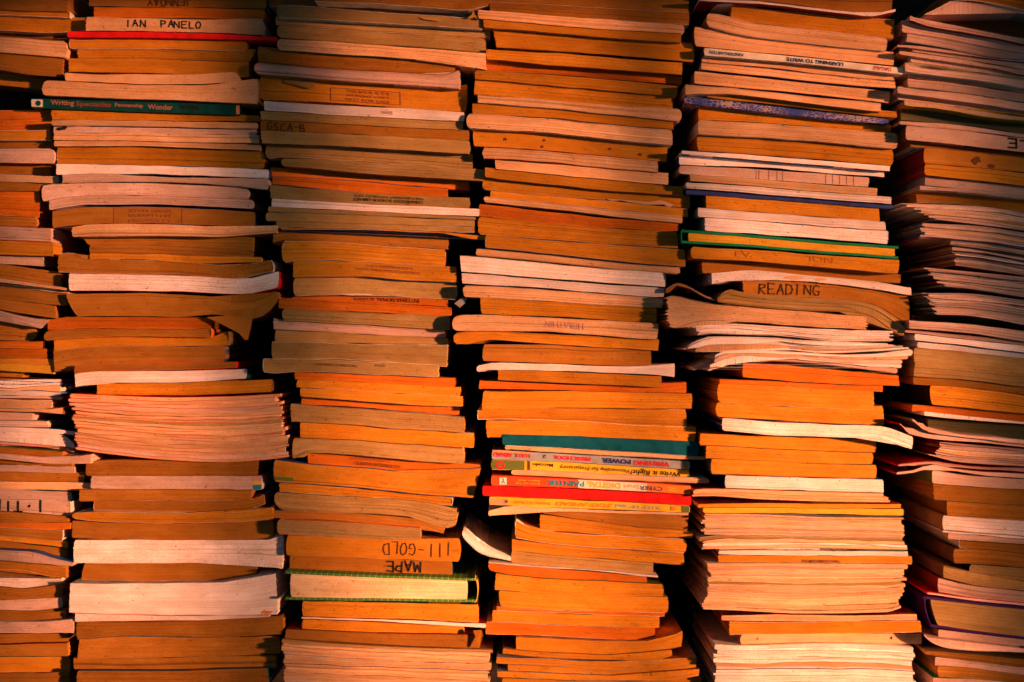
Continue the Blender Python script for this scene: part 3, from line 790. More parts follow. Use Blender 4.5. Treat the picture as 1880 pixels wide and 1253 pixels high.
("fifth stack from left", -0.010, """
@D1
P b | 300 1640 | -110 | 300:-20 600:2 1000:42 1350:84 1640:92 | d=4
M w | 250 1660 | 250:-8 600:6 1000:46 1350:88 1480:98 1655:68 | 250:10 600:26 1000:64 1350:108 1480:122 1660:88 | fold=B d=-4
P t | 480 1650 | 480:36 800:76 1100:106 1300:130 1650:142 | 485:140 900:198 1200:236 1640:275 | d=2
P p | 305 1600 | 310:98 420:112 600:162 1000:213 1400:255 1600:278 | 305:185 500:240 800:284 1200:330 1590:366 | rl=.15 d=-2
P p | 215 1650 | 215:196 400:222 700:274 1100:322 1650:375 | 225:330 600:370 1000:408 1300:438 1640:470 | d=-3
S k | 285 1720 | 346 392 440 490 | 400 436 482 538 | c=cream id=learn d=-5 rr=.3 L="thin cream spine with blue upside-down capitals, fifth stack" lm="thin cream spine"
P p | 270 1650 | 405 443 492 540 | 445 486 540 580 | d=3
P p | 265 1660 | 452 494 546 590 | 500 550 600 640 | d=-2 c=navy
P p | 215 1620 | 512 562 612 662 | 604 642 690 740 | d=4 c=navy
P p | 150 1555 | 610 652 704 744 | 150:680 300:668 700:702 1100:752 1550:802 | d=-5
P t | 310 1670 | 664 708 764 808 | 702 748 800 850 | d=4
S k | 140 1610 | 690 748 808 858 | 740 798 850 896 | c=scribble d=-4 rl=.4 L="worn blue spine with pale crossing scribbles, fifth stack" lm="scribbled blue spine"
P t | 245 1630 | 764 812 858 902 | 860 882 922 956 | d=6
P p | 240 1675 | 865 892 930 962 | 965 990 1026 1070 | d=-4 rr=.15
P t | 235 1645 | 974 1000 1038 1076 | 1082 1114 1152 1190 | rr=.2
P w | 125 1620 | 1082 1118 1156 1196 | 1108 1148 1190 1232 | d=-5 c=navy
P w | 105 1580 | 1118 1154 1196 1238 | 1186 1200 1238 1276 | c=navy d=-3
@D2
P q | 105 1470 | 18 36 70 102 | 76 110 140 172 | d=2 id=grid rl=.15
P p | 185 1530 | 80 114 148 180 | 126 162 200 236 |
P w | 155 1630 | 135 170 210 242 | 182 216 256 294 | d=-3
S k | 155 1640 | 188 222 262 300 | 222 250 292 330 | c=navy d=-2 L="thin plain navy spine above a tan book, fifth stack" lm="navy spine"
P t | 300 1545 | 234 264 298 328 | 320 352 386 416 | d=3
P w | 240 1590 | 320 355 392 420 | 385 414 452 484 | d=-3
P w | 290 1610 | 392 424 460 490 | 484 515 546 580 | L="thick white paperback lying directly on the green hardback, fifth stack" lm="thick white book"
H y | 125 1680 | 478 516 560 596 | 574 608 652 690 | c=green sp=L ct=18 gap=0 d=-8 L="bright green hardback with yellow pages, fifth stack" lm="green hardback"
P t | 190 1685 | 602 630 666 698 | 684 706 752 794 | id=faded rl=.2 d=-2 c=tan
P b | 270 1700 | 696 726 768 802 | 788 782 830 860 | d=5
P w | 340 1775 | 350:792 600:772 1000:806 1400:840 1770:896 | 340:868 580:832 1000:850 1400:890 1760:945 | id=stained d=-5 c=white L="white paperback with a tan stain above the marker-lettered brown book" lm="stained white book"
P b | 565 1760 | 565:836 1000:856 1400:896 1600:920 1760:960 | 570:938 800:955 1200:975 1500:1010 1640:1080 1760:1170 | id=read L="brown paperback hand-lettered with one black word, its right end drooping" lm="one-word brown book" d=3
P g | 380 1730 | 380:968 470:905 600:938 1000:968 1300:984 1500:1018 1640:1095 1730:1180 | 390:1000 700:1035 1100:1060 1400:1080 1500:1110 1650:1215 1730:1248 | d=-6 rag=1 L="ragged greyish paperback drooping to the right under the one-word book" lm="ragged drooping book"
P b | 10 480 | 10:905 95:862 300:952 480:1018 | 10:930 95:880 300:966 480:1028 | d=-3 rag=.2
P p | 20 1450 | 20:965 60:956 300:1002 600:1036 1000:1065 1450:1100 | 20:1172 80:1186 160:1156 300:1132 700:1150 1100:1178 1440:1196 | d=-12 ragx=5 rr=.1 L="thick peach book with fanned-out left pages, fifth stack" lm="fanned peach book"
@D3
Q w | 230/330 1640 | 230:448 350:426 800:444 1200:470 1640:482 | 250:520 350:505 500:496 900:520 1300:554 1640:552 | n=6 fold=B jl=18 c=white L="upper run of sagging white magazines" d=-8
Q w | 215/345 1600/1780 | 215:600 260:565 400:518 800:526 1200:560 1600:566 | 230:668 400:612 800:602 1200:634 1780:604 | n=6 fold=B jl=24 c=grey L="middle run of drooping grey magazines" d=-7
Q w | 440/385 1790/1680 | 400:660 520:612 900:622 1400:648 1780:608 | 380:745 560:692 640:684 900:692 1300:726 1680:776 | n=5 fold=R jl=22 c=white L="lower run of pale magazines" d=-6
M q | 272 900 | 272:735 420:672 520:650 900:634 | 300:748 420:698 520:668 900:650 | d=1 fold=B
M w | 372 1000 | 372:722 480:694 560:676 1000:676 | 378:758 480:726 560:700 1000:692 | d=0 fold=L
P o | 615 1695 | 620:700 900:718 1300:756 1695:788 | 615:800 900:824 1300:848 1690:862 | c=darkgreen d=4
P o | 455 1580 | 460:816 800:830 1200:852 1580:862 | 450:838 800:856 1200:880 1580:898 | d=6 c=orange
P t | 440 1520 | 455:840 800:858 1200:882 1510:888 | 440:970 800:995 1200:1016 1510:1022 | rl=.15 c=cream d=-3
P t | 430 1590 | 440:974 800:998 1300:1020 1590:1000 | 440:1075 800:1090 1200:1118 1580:1132 | rl=.2 c=tan
@D4
P w | 415 1785 | 420:345 800:372 1300:396 1550:404 1785:475 | 410:435 800:466 1300:484 1500:492 1785:572 | d=-8 c=navy sp=L L="bright white paperback whose right end droops towards the last stack" lm="drooping white book"
P t | 255 1520 | 255:455 700:475 1200:490 1520:504 | 260:540 700:560 1100:580 1460:590 1520:592 | d=2
P t | 300 1500 | 545 562 584 597 | 634 651 670 676 |
P t | 335 1525 | 640 656 676 684 | 746 757 770 780 | d=-4 rr=.12
P w | 435 1575 | 756 766 779 788 | 848 860 873 880 | d=-6 c=navy sp=L L="clean cream-white paperback above curled magazines, fifth stack" lm="clean white book"
Q p | 200/195 1560/1640 | 195:862 300:852 700:862 1200:878 1560:886 | 195:910 300:905 700:930 1200:946 1640:952 | n=3 fold=L c=orange jl=8 L="trio of curled orange-covered magazines" d=-6
P y | 240 1700 | 240:962 700:955 1200:966 1700:960 | 240:988 700:984 1200:994 1700:992 | d=2 c=darkred
P y | 280 1720 | 990 988 996 998 | 1028 1029 1035 1046 | d=-4
@D5
Q p | 280/275 1715 | 270:42 600:46 1200:68 1715:72 | 260:190 600:194 1200:204 1710:212 | n=11 fold=B jl=15 c=white L="upper pile of thin peach booklets" d=-5
Q p | 250/280 1700/1765 | 240:214 400:198 900:204 1700:216 | 250:306 340:284 800:286 1300:292 1770:302 | n=4 fold=L jl=10 c=darkred L="curled run of peach booklets" d=-7
M w | 390 1115 | 290 290 290 292 | 306 306 307 308 | c=greyblue d=-1
P w | 390 1750 | 308 308 312 316 | 334 338 342 345 | d=-3
P t | 385 1780 | 340 342 345 348 | 394 396 400 405 | id=inky d=-2 L="tan booklet edge with a smudged dark print line, fifth stack" lm="smudged tan book"
Q p | 325/285 1745/1680 | 325:400 1000:402 1750:408 | 280:728 500:736 1000:758 1600:748 1710:716 | n=18 fold=B jl=20 c=cream L="tall pile of bright peach booklets" d=-9
P p | 410 1815 | 410:772 900:768 1300:772 1815:765 | 410:808 900:814 1300:812 1815:806 | d=-5 c=darkred
P t | 465 1845 | 820 822 818 815 | 910 906 900 895 |
P p | 545 1850 | 912 903 905 902 | 985 978 970 980 | id=crease rl=.3 d=-3
Q w | 365/350 1780/1800 | 360:982 550:990 1100:974 1600:986 1790:1004 | 350:1320 1100:1325 1790:1335 | n=15 fold=B jl=17 c=cream L="pinkish bottom pile of booklets" d=-10
"""),
("rightmost stack", -0.016, """
@E1
P b | 680 R | -110 | 680:-2 900:18 1175:74 | d=-6
M q | 460 R | 460:100 540:66 680:2 900:22 1175:78 | 470:112 560:84 700:16 900:42 1175:108 | fold=L d=-12
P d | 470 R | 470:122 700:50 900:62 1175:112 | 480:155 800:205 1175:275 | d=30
M q | 355 R | 355:112 480:162 800:212 1175:280 | 370:150 480:192 800:244 1175:318 | d=-2
P q | 300 R | 305:146 480:202 800:252 1175:322 | 330:235 600:280 900:340 1175:385 |
P q | 330 R | 335:241 600:286 900:346 1175:391 | 345:300 600:345 900:402 1175:432 | d=-3
M q | 265 R | 270:322 400:330 600:357 900:410 1175:438 | 275:340 400:345 600:367 900:420 1175:452 | d=4 c=navy
M q | 370 R | 370:348 700:386 1175:456 | 370:370 700:415 1175:504 |
M q | 275 R | 280:368 600:408 900:458 1175:508 | 285:395 600:428 900:480 1175:542 | d=-5
M q | 360 R | 360:412 700:452 1175:545 | 365:448 700:486 1175:572 | d=2
M q | 320 R | 320:450 480:494 800:528 1175:575 | 345:515 600:546 900:586 1175:634 | d=-2
M q | 340 R | 345:518 600:549 900:590 1175:637 | 345:558 600:580 900:626 1175:672 | d=3
P q | 340 R | 345:565 700:602 1175:678 | 345:628 700:666 1175:740 |
M q | 265 R | 270:622 400:645 800:684 1175:745 | 275:675 600:706 900:752 1175:800 | d=-5
M q | 270 R | 280:680 600:710 900:757 1175:804 | 285:718 600:750 900:800 1175:838 | d=-3
M q | 315 R | 320:726 600:756 900:805 1175:842 | 320:758 600:788 900:838 1175:868 | c=yellow
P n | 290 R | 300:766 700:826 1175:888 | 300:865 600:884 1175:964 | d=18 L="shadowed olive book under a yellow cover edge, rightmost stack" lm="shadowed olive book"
M q | 280 R | 285:870 600:890 1175:968 | 330:900 700:934 1175:996 | d=-2
P q | 325 R | 330:905 700:937 1175:998 | 330:1005 700:1042 1175:1096 | id=ele d=-3 L="pinkish paperback with upside-down capitals cut by the right edge" lm="lettered pinkish book"
P b | 355 R | 360:1015 700:1046 1175:1100 | 450:1060 700:1090 1175:1140 | d=2
P b | 455 R | 460:1066 800:1095 1175:1142 | 460:1175 800:1198 1175:1238 | id=blots c=darkred sp=L L="brown paperback with two dark ink blots, rightmost stack" lm="ink-blotted book"
@E2
P t | 460 R | 465:4 800:30 1175:72 | 470:85 800:120 1175:162 | c=darkred sp=L
P q | 465 R | 470:88 800:124 1175:166 | 470:160 800:192 1175:220 | c=grey sp=L
M q | 425 R | 430:162 800:194 1175:224 | 430:188 800:214 1175:250 | d=-4
P b | 400 R | 405:192 800:222 1175:256 | 405:280 700:292 1175:355 | d=12
Q q | 300/530 R | 300:288 600:298 900:314 1175:362 | 420:398 540:405 700:418 900:442 1175:482 | n=9 fold=L jl=26 c=white L="uppermost run of fanned magazines" d=-4
Q q | 450/430 R | 450:432 800:448 1175:500 | 430:540 700:546 1175:620 | n=7 fold=L jl=26 c=grey L="second run of fanned magazines" d=-2
Q q | 640/690 R | 630:548 800:560 1175:626 | 690:738 900:762 1175:810 | n=13 fold=B jl=12 c=dark L="recessed run of many thin magazines" d=6
Q q | 440/590 R | 440:748 700:772 1175:818 | 440:868 560:880 800:904 1175:962 | n=8 fold=L jl=34 c=dark L="fourth run of fanned magazines" d=-2
Q q | 440/560 R | 440:935 700:934 1175:984 | 460:1040 560:1090 700:1092 900:1112 1175:1164 | n=11 fold=L jl=30 c=grey L="lowest run of fanned magazines" d=-3
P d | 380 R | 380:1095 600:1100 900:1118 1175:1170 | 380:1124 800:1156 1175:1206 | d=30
P q | 350 R | 350:1130 800:1160 1175:1210 | 350:1188 800:1224 1175:1282 | d=-3
@E3
M q | 320 R | 320:20 700:56 1175:110 | 330:44 700:84 1175:138 | d=-7
P w | 390 R | 390:50 700:87 1175:141 | 400:98 700:130 1175:186 |
P w | 410 R | 410:102 700:134 1175:189 | 410:150 700:176 1175:228 |
P g | 385 R | 390:155 700:180 1175:232 | 390:268 700:290 1175:336 | d=-4 L="thick greyish paperback halfway up the rightmost stack" lm="thick greyish book"
P g | 385 R | 390:272 700:294 1175:340 | 390:355 700:376 1175:430 | d=-3
P b | 380 R | 385:360 700:381 1175:436 | 385:415 500:416 800:440 1175:488 | d=2
P t | 500 R | 505:424 800:445 1175:493 | 490:560 800:586 1175:626 | c=dark sp=L
P o | 370 R | 375:565 800:591 1175:632 | 375:604 470:612 800:652 1175:684 | d=3
M w | 460 R | 465:612 600:634 800:656 1175:688 | 475:640 700:666 1175:700 | d=-2
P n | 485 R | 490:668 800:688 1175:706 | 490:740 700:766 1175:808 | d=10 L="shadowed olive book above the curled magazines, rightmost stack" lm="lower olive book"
M q | 370 R | 370:652 470:728 700:770 1175:816 | 380:682 480:756 700:792 1175:842 | fold=L d=-10 c=grey
M q | 280 R | 285:692 350:762 500:788 800:806 1175:846 | 290:715 380:782 550:812 800:828 1175:872 | fold=L d=-8 c=red
Q q | 590/500 R | 600:830 800:848 1175:876 | 500:928 700:975 1175:1006 | n=8 fold=L jl=22 c=darkred L="run of red-covered booklets" d=2
M q | 270 R | 275:990 500:966 640:984 800:1008 1175:1016 | 280:1005 500:984 700:1014 1175:1042 | fold=L c=red d=-4
M q | 255 R | 260:1048 400:1030 500:992 700:1024 1175:1060 | 262:1066 420:1046 520:1010 700:1044 900:1072 1175:1090 | fold=L d=-6 c=darkred
P q | 515 R | 520:1026 800:1072 1175:1096 | 520:1130 800:1150 1175:1172 | d=6
@E4
P b | 525 R | 530:36 800:56 1175:78 | 530:150 800:166 1175:186 | d=4
P b | 620 R | 620:152 800:168 1175:190 | 620:262 900:280 1175:300 | d=6
P w | 590 R | 595:265 900:286 1175:303 | 590:365 900:388 1175:412 | d=-2 L="lilac-white thick paperback low in the rightmost stack" lm="lilac-white book"
M w | 590 R | 590:370 900:393 1175:416 | 600:385 900:405 1175:430 | d=-5
M q | 630 R | 640:392 900:408 1175:432 | 635:430 900:442 1175:466 | d=-3
P b | 710 R | 715:435 900:446 1175:468 | 715:495 900:508 1175:534 | d=4
P b | 670 R | 675:500 900:513 1175:538 | 655:605 900:612 1175:636 | sp=L c=brown
P g | 780 R | 785:612 900:618 1175:642 | 770:705 1000:722 1175:742 | d=4 c=dark sp=L
P g | 595 R | 600:624 650:664 800:712 1175:748 | 595:705 800:757 1175:804 | c=brown sp=L d=-3
P q | 555 R | 560:710 800:762 1175:808 | 555:810 800:852 1175:888 | c=darkred sp=L d=-2
M q | 475 R | 480:812 800:857 1175:893 | 490:832 800:872 1175:912 | d=-6 c=red fold=L
H g | 448/500 R | 500:845 800:878 1175:918 | 450:1055 800:1105 1175:1152 | c=purple sp=L ct=18 gap=0 d=-8 L="thick purple hardback with grey pages low in the rightmost stack" lm="purple hardback"
P q | 560 R | 565:1085 800:1112 1175:1156 | 560:1160 800:1180 1175:1206 | d=6
M q | 455 R | 455:1108 520:1162 700:1192 1175:1214 | 460:1132 520:1182 650:1222 1175:1250 | d=-6 fold=L
@E5
P b | 750 R | 750:895 1200:925 1880:995 | 760:932 1200:990 1880:1080 | d=4
P q | 855 R | 860:962 1200:1000 1880:1085 | 860:1060 1200:1088 1880:1170 | d=2 c=brown sp=L
P b | 890 R | 890:1070 1200:1095 1880:1178 | 900:1190 1400:1215 1880:1262 | d=3
P q | 830 R | 840:1200 1400:1226 1880:1270 | 1380 | c=green
"""),
]
# ------------------------------------------------------------------ building the books
ORD = ['', 'first', 'second', 'third', 'fourth', 'fifth', 'sixth', 'seventh', 'eighth', 'ninth', 'tenth', 'eleventh', 'twelfth',
       'thirteenth', 'fourteenth', 'fifteenth', 'sixteenth', 'seventeenth', 'eighteenth', 'nineteenth', 'twentieth']
PCOV = ['brown'] * 6 + ['tan'] * 8 + ['dark'] * 1 + ['white'] * 4 + ['blue', 'darkred', 'darkgreen', 'cream', 'olive', 'grey']
BOOKS = {}

def empty(name, loc, label, cat, group):
    o = bpy.data.objects.new(name, None)
    o.empty_display_size = 0.02
    o.location = loc
    o['label'] = label; o['category'] = cat; o['group'] = group
    COL.objects.link(o)
    return o

def parse_curve(txt, tile, xl, xr):
    x0, y0, f = tile
    tk = txt.split()
    if ':' in tk[0]:
        P = [tuple(float(q) for q in t.split(':')) for t in tk]
        return pchip([x0 + p[0] * f for p in P], [y0 + p[1] * f for p in P])
    ys = [y0 + float(t) * f for t in tk]
    if len(ys) == 1:
        return lambda q, c=ys[0]: np.full(np.shape(q), c)
    return pchip(np.linspace(xl, xr, len(ys)), ys)

def parse(stack_i, text, base):
    tile, out = None, []
    for ln in text.strip().splitlines():
        ln = ln.strip()
        if not ln:
            continue
        if ln[0] == '@':
            tile = TILES[ln[1:]]; continue
        p = [q.strip() for q in ln.split('|')]
        kind, page = p[0].split()
        a, c = p[1].split()
        rng = random.Random(stack_i * 1000 + len(out))
        def ex(s_):
            if s_ == 'L': v = -250 + rng.uniform(-25, 25); return (v, v)
            if s_ == 'R': v = 2070 + rng.uniform(-25, 25); return (v, v)
            q = [tile[0] + float(t) * tile[2] for t in s_.split('/')]
            return (q[0], q[-1])
        xl, xr = ex(a), ex(c)
        opt = {}
        for t in shlex.split(p[4]) if len(p) > 4 else []:
            k, v = t.split('=', 1); opt[k] = v
        top = parse_curve(p[2], tile, sum(xl) / 2, sum(xr) / 2)
        bot = parse_curve(p[3], tile, sum(xl) / 2, sum(xr) / 2)
        if kind != 'Q':
            top = wavy(top, rng, .25 if kind in 'SH' else .5); bot = wavy(bot, rng, .25 if kind in 'SH' else .5)
        if kind == 'P':              # neighbours press into each other: no daylight between them
            top = (lambda q, f=top: f(q) - .4); bot = (lambda q, f=bot: f(q) + .4)
        out.append(dict(kind=kind, page=page, xl=xl, xr=xr, top=top, bot=bot, opt=opt, rng=rng))
    return out

def wavy(f, rng, amp):
    """old paper is never ruler straight: add a few slow random waves to an edge"""
    w = [(rng.uniform(.5, 1) * amp / (k + 1) ** .5, rng.uniform(.7, 1.3) * (k + 1) * .022, rng.uniform(0, 6.28)) for k in range(4)]
    return lambda q: f(q) + sum(a * np.sin(np.asarray(q) * k + p) for a, k, p in w)

def blend(f, g, t):
    return lambda q: f(q) * (1 - t) + g(q) * t

def new_book(rec, base, jit=0.0075):
    rng, opt = rec['rng'], rec['opt']
    depth = base + rng.uniform(-jit, jit) + float(opt.get('d', 0)) * .001 * 1.15
    bk = Book(rec['xl'], rec['xr'], rec['top'], rec['bot'], depth)
    bk.long = 0.195 + rng.uniform(-.015, .015) - depth
    return bk

def root_for(bk, name, label, cat, group):
    xm = (bk.xlB + bk.xrB) / 2
    X, Z = bk.world(xm, float(bk.bot(xm)))
    return empty(name, (float(X), bk.depth + .1, float(Z)), label, cat, group)

def build_paperback(rec, bk, root):
    rng, opt = rec['rng'], rec['opt']
    sp = opt.get('sp') or rng.choice('LRBBB')
    ct = rng.uniform(.2, .45) * .001
    bk.inset = (ct + .00004) / S
    bk.rl = float(opt.get('rl', 0.10 if sp == 'L' else rng.uniform(.0, .08))) * bk.th
    bk.rr = float(opt.get('rr', 0.10 if sp == 'R' else rng.uniform(.0, .08))) * bk.th
    if rec['xl'][0] == rec['xl'][1] and 'rl' not in opt:
        k = rng.uniform(-.05, .05) * bk.th; bk.xlT += k; bk.xlB -= k
    if rec['xr'][0] == rec['xr'][1] and 'rr' not in opt:
        k = rng.uniform(-.05, .05) * bk.th; bk.xrT += k; bk.xrB -= k
    block('page_block', bk, MATS['page_' + rec['page']], root, rag=float(opt.get('rag', .05 if 'id' in opt else rng.uniform(.3, .75))), ragx=float(opt.get('ragx', rng.uniform(.2, 1.0))), rng=rng)
    cov = MATS[opt.get('c') or rng.choice(PCOV)]
    over = rng.uniform(-.0006, .0005)
    y0, y1 = bk.depth - over, bk.depth + bk.long
    el = rng.uniform(-1.5, 1.0); er = rng.uniform(-1.5, 1.0)
    strip('cover', outline(bk, 'top'), ct, y0, y1, cov, root, side=-1, bow=.0004, rng=rng)
    strip('cover', outline(bk, 'bot'), ct, y0 + rng.uniform(-.0006, .0006), y1, cov, root, side=1, bow=.0004, rng=rng)
    if sp == 'L':
        strip('spine', outline(bk, 'left'), ct * 1.5, y0, y1, cov, root, side=1)
    elif sp == 'R':
        strip('spine', outline(bk, 'right'), ct * 1.5, y0, y1, cov, root, side=-1)
    else:
        X0 = outline(bk, 'left'); X1 = outline(bk, 'right')
        V = [(X0[0][0], y1, X0[0][1]), (X1[0][0], y1, X1[0][1]), (X1[-1][0], y1, X1[-1][1]), (X0[-1][0], y1, X0[-1][1])]
        V += [(v[0], y1 + .0012, v[2]) for v in V]
        mesh_obj('spine', V, [(0, 1, 2, 3), (7, 6, 5, 4), (0, 4, 5, 1), (1, 5, 6, 2), (2, 6, 7, 3), (3, 7, 4, 0)], cov, root)

def build_spine_out(rec, bk, root):
    rng, opt = rec['rng'], rec['opt']
    cov = MATS[opt.get('c', 'brown')]
    bk.rl = float(opt.get('rl', .12)) * bk.th
    bk.rr = float(opt.get('rr', .12)) * bk.th
    bk.lift = .0003
    block('spine', bk, cov, root, rag=.01, bulge=.0003, back=.0035, rows=7, rng=rng)
    b2 = Book((bk.xlT + 4, bk.xlB + 4), (bk.xrT - 4, bk.xrB - 4), bk.top, bk.bot, bk.depth)
    b2.inset = 1.4; b2.long = bk.long
    b2.depth += .004
    block('page_block', b2, MATS['page_p'], root, rows=5, back=bk.long - .004, rng=rng)
    y0, y1 = bk.depth + .0006, bk.depth + bk.long
    b3 = Book((bk.xlT + bk.rl * .6, bk.xlB + bk.rl * .6), (bk.xrT - bk.rr * .6, bk.xrB - bk.rr * .6), lambda q: bk.top(q) + .05, lambda q: bk.bot(q) - .05, bk.depth)
    y0 += .003
    strip('cover', outline(b3, 'top'), .0007, y0, y1, cov, root, side=-1)
    strip('cover', outline(b3, 'bot'), .0007, y0, y1, cov, root, side=1)

def build_hardback(rec, bk, root):
    rng, opt = rec['rng'], rec['opt']
    cov = MATS[opt['c']]
    ct = float(opt['ct']) * .2553            # board thickness, pixels
    gap = float(opt['gap']) * .2553
    left = opt['sp'] == 'L'
    t0, b0 = bk.top, bk.bot
    it, ib = (lambda q: t0(q) + ct), (lambda q: b0(q) - ct)
    pb = Book((bk.xlT + (12 if left else 9), bk.xlB + (12 if left else 9)), (bk.xrT - (6 if left else gap + 3), bk.xrB - (6 if left else gap + 3)), it, ib, bk.depth + .0015)
    pb.long = bk.long - .008
    pb.rl = .06 * pb.th; pb.rr = .06 * pb.th
    pb.inset = .4
    block('page_block', pb, MATS['page_' + rec['page']], root, rag=.3, ragx=.4, rng=rng)
    y0, y1 = bk.depth - .0008, bk.depth + bk.long
    inner = Book((bk.xlT, bk.xlB), (bk.xrT, bk.xrB), it, ib, bk.depth)
    strip('cover', outline(inner, 'top'), ct * S * .92, y0, y1, cov, root, side=1)
    strip('cover', outline(inner, 'bot'), ct * S * .92, y0, y1, cov, root, side=-1)
    sb = Book((bk.xlT, bk.xlB), (bk.xrT, bk.xrB), t0, b0, bk.depth)
    sb.rl = sb.rr = .12 * bk.th
    spm = MATS['yellow'] if opt['c'] == 'check' else cov
    strip('spine', outline(sb, 'left' if left else 'right'), .0014, y0 - .0004, y1, spm, root, side=1 if left else -1)

def build_booklet(rec, bk, root, fold=None):
    rng, opt = rec['rng'], rec['opt']
    fold = fold or opt.get('fold') or rng.choice('LRB')
    ct = rng.uniform(.25, .4) * .001
    bk.inset = (ct + .00005) / S
    bk.rl = (.5 if fold == 'L' else rng.uniform(0, .15)) * bk.th
    bk.rr = (.5 if fold == 'R' else rng.uniform(0, .15)) * bk.th
    if fold == 'L': bk.xlT += .6; bk.xlB += .6
    if fold == 'R': bk.xrT -= .6; bk.xrB -= .6
    block('page_block', bk, MATS['page_' + rec['page']], root, rag=.35, ragx=.4, rows=int(np.clip(bk.th / 1.6, 3, 8)), rng=rng)
    cov = MATS[opt.get('c') or rng.choice(['white', 'white', 'cream', 'tan', 'grey', 'blue', 'darkred'])]
    y0, y1 = bk.depth + rng.uniform(-.0002, .0016), bk.depth + bk.long
    if fold == 'L': bk.xlT -= .6; bk.xlB -= .6
    if fold == 'R': bk.xrT += .6; bk.xrB += .6
    T, B = outline(bk, 'top'), outline(bk, 'bot')
    if fold in 'LR':
        E = outline(bk, 'left' if fold == 'L' else 'right')
        path = np.concatenate([T[::-1], E[::-1][1:-1], B]) if fold == 'L' else np.concatenate([B[::-1], E[1:-1], T])[::-1]
        strip('cover', path, ct, y0, y1, cov, root, side=1 if fold == 'L' else -1)
    else:
        strip('cover', T, ct, y0, y1, cov, root, side=-1)
        strip('cover', B, ct, y0, y1, cov, root, side=1)

def describe(rec, bk):
    w = PAGE[rec['page']][1]
    size = 'thin ' if bk.th < 13 else ('thick ' if bk.th > 30 else '')
    kind = {'P': 'paperback', 'M': 'booklet', 'S': 'spine', 'H': 'hardback'}[rec['kind']]
    return size + w + ' ' + kind

CAT = {'P': ('book', 'book'), 'S': ('book', 'book'), 'H': ('book', 'book'), 'M': ('booklet', 'booklet')}
for si, (sname, base, text) in enumerate(STACKS):
    recs = parse(si, text, base)
    lms = [(i, r['opt']['lm']) for i, r in enumerate(recs) if 'lm' in r['opt']]
    lms += [(i, r['opt']['L']) for i, r in enumerate(recs) if r['kind'] == 'Q']
    for i, r in enumerate(recs):
        opt, rng = r['opt'], r['rng']
        if r['kind'] == 'Q':
            n = int(opt['n']); jl = float(opt.get('jl', 8)) * .27
            edges = [0.0]
            for k in range(n):
                edges.append(edges[-1] + rng.uniform(.7, 1.35))
            edges = [e / edges[-1] for e in edges]
            dpt = base + float(opt.get('d', 0)) * .00115
            x0_, x1_ = min(r['xl']), max(r['xr'])
            lay = []
            hh = float(np.mean(r['bot'](np.linspace(x0_, x1_, 7)) - r['top'](np.linspace(x0_, x1_, 7)))) / n
            for k in range(n + 1):
                c = blend(r['top'], r['bot'], edges[k])
                if 0 < k < n:
                    fl, fr = rng.uniform(-.45, .45) * hh, rng.uniform(-.45, .45) * hh
                    c0 = wavy(c, rng, min(.9, .16 * hh))
                    c = (lambda q, c0=c0, fl=fl, fr=fr: c0(q) + fl * np.exp(-(np.asarray(q) - x0_) / 35.) + fr * np.exp((np.asarray(q) - x1_) / 35.))
                lay.append(c)
            for k in range(n):
                a, c = edges[k], edges[k + 1]
                m = (a + c) / 2
                xl = r['xl'][0] + (r['xl'][1] - r['xl'][0]) * m + rng.uniform(-1, 1) * jl
                xr = r['xr'][0] + (r['xr'][1] - r['xr'][0]) * m + rng.uniform(-1, 1) * jl
                sub = dict(kind='M', page=r['page'] if rng.random() < .75 else rng.choice('wpqg'), xl=(xl, xl), xr=(xr, xr),
                           top=lay[k], bot=lay[k + 1], opt={}, rng=random.Random(si * 7777 + i * 50 + k))
                fold = opt.get('fold', 'B')
                if rng.random() < .55:
                    sub['opt']['c'] = opt.get('c', 'white')
                bk = Book(sub['xl'], sub['xr'], sub['top'], sub['bot'], dpt + rng.uniform(-.0035, .0035))
                bk.long = .195 - bk.depth
                pos = 'topmost' if k == 0 else ('lowest' if k == n - 1 else ORD[k + 1] + ' down')
                lab = 'booklet %s in the %s, %s' % (pos, opt['L'], sname)
                root = root_for(bk, 'booklet', lab, 'booklet', 'booklets of the ' + opt['L'])
                build_booklet(sub, bk, root, fold)
            continue
        bk = new_book(r, base)
        if 'L' in opt:
            lab = opt['L']
        else:
            cand = [(abs(i - j), j, nm) for j, nm in lms] + [(i + 1, -1, ''), (len(recs) - i, len(recs), '')]
            dlt, j, nm = min(cand)
            o = ORD[min(dlt, 20)]
            if j == -1: lab = '%s, %s from the top of the %s' % (describe(r, bk), o, sname)
            elif j == len(recs): lab = '%s, %s from the bottom of the %s' % (describe(r, bk), o, sname)
            else:
                rel = 'below' if i > j else 'above'
                rel = ('just ' + rel) if dlt == 1 else (o + ' ' + rel)
                lab = '%s %s the %s, %s' % (describe(r, bk), rel, nm, sname)
        cat, nm = CAT[r['kind']]
        root = root_for(bk, nm, lab, cat, '%ss in the %s' % (nm, sname))
        {'P': build_paperback, 'S': build_spine_out, 'H': build_hardback, 'M': build_booklet}[r['kind']](r, bk, root)
        if 'id' in opt:
            BOOKS[opt['id']] = (bk, root)

# ------------------------------------------------------------------ writing and marks on the books
def tx(tile, x): return TILES[tile][0] + x * TILES[tile][2]
def on(idn):
    bk, rt = BOOKS[idn]
    face = [c for c in rt.children if c.name.split('.')[0] == ('spine' if bk.lift else 'page_block')]
    return bk, face[0]

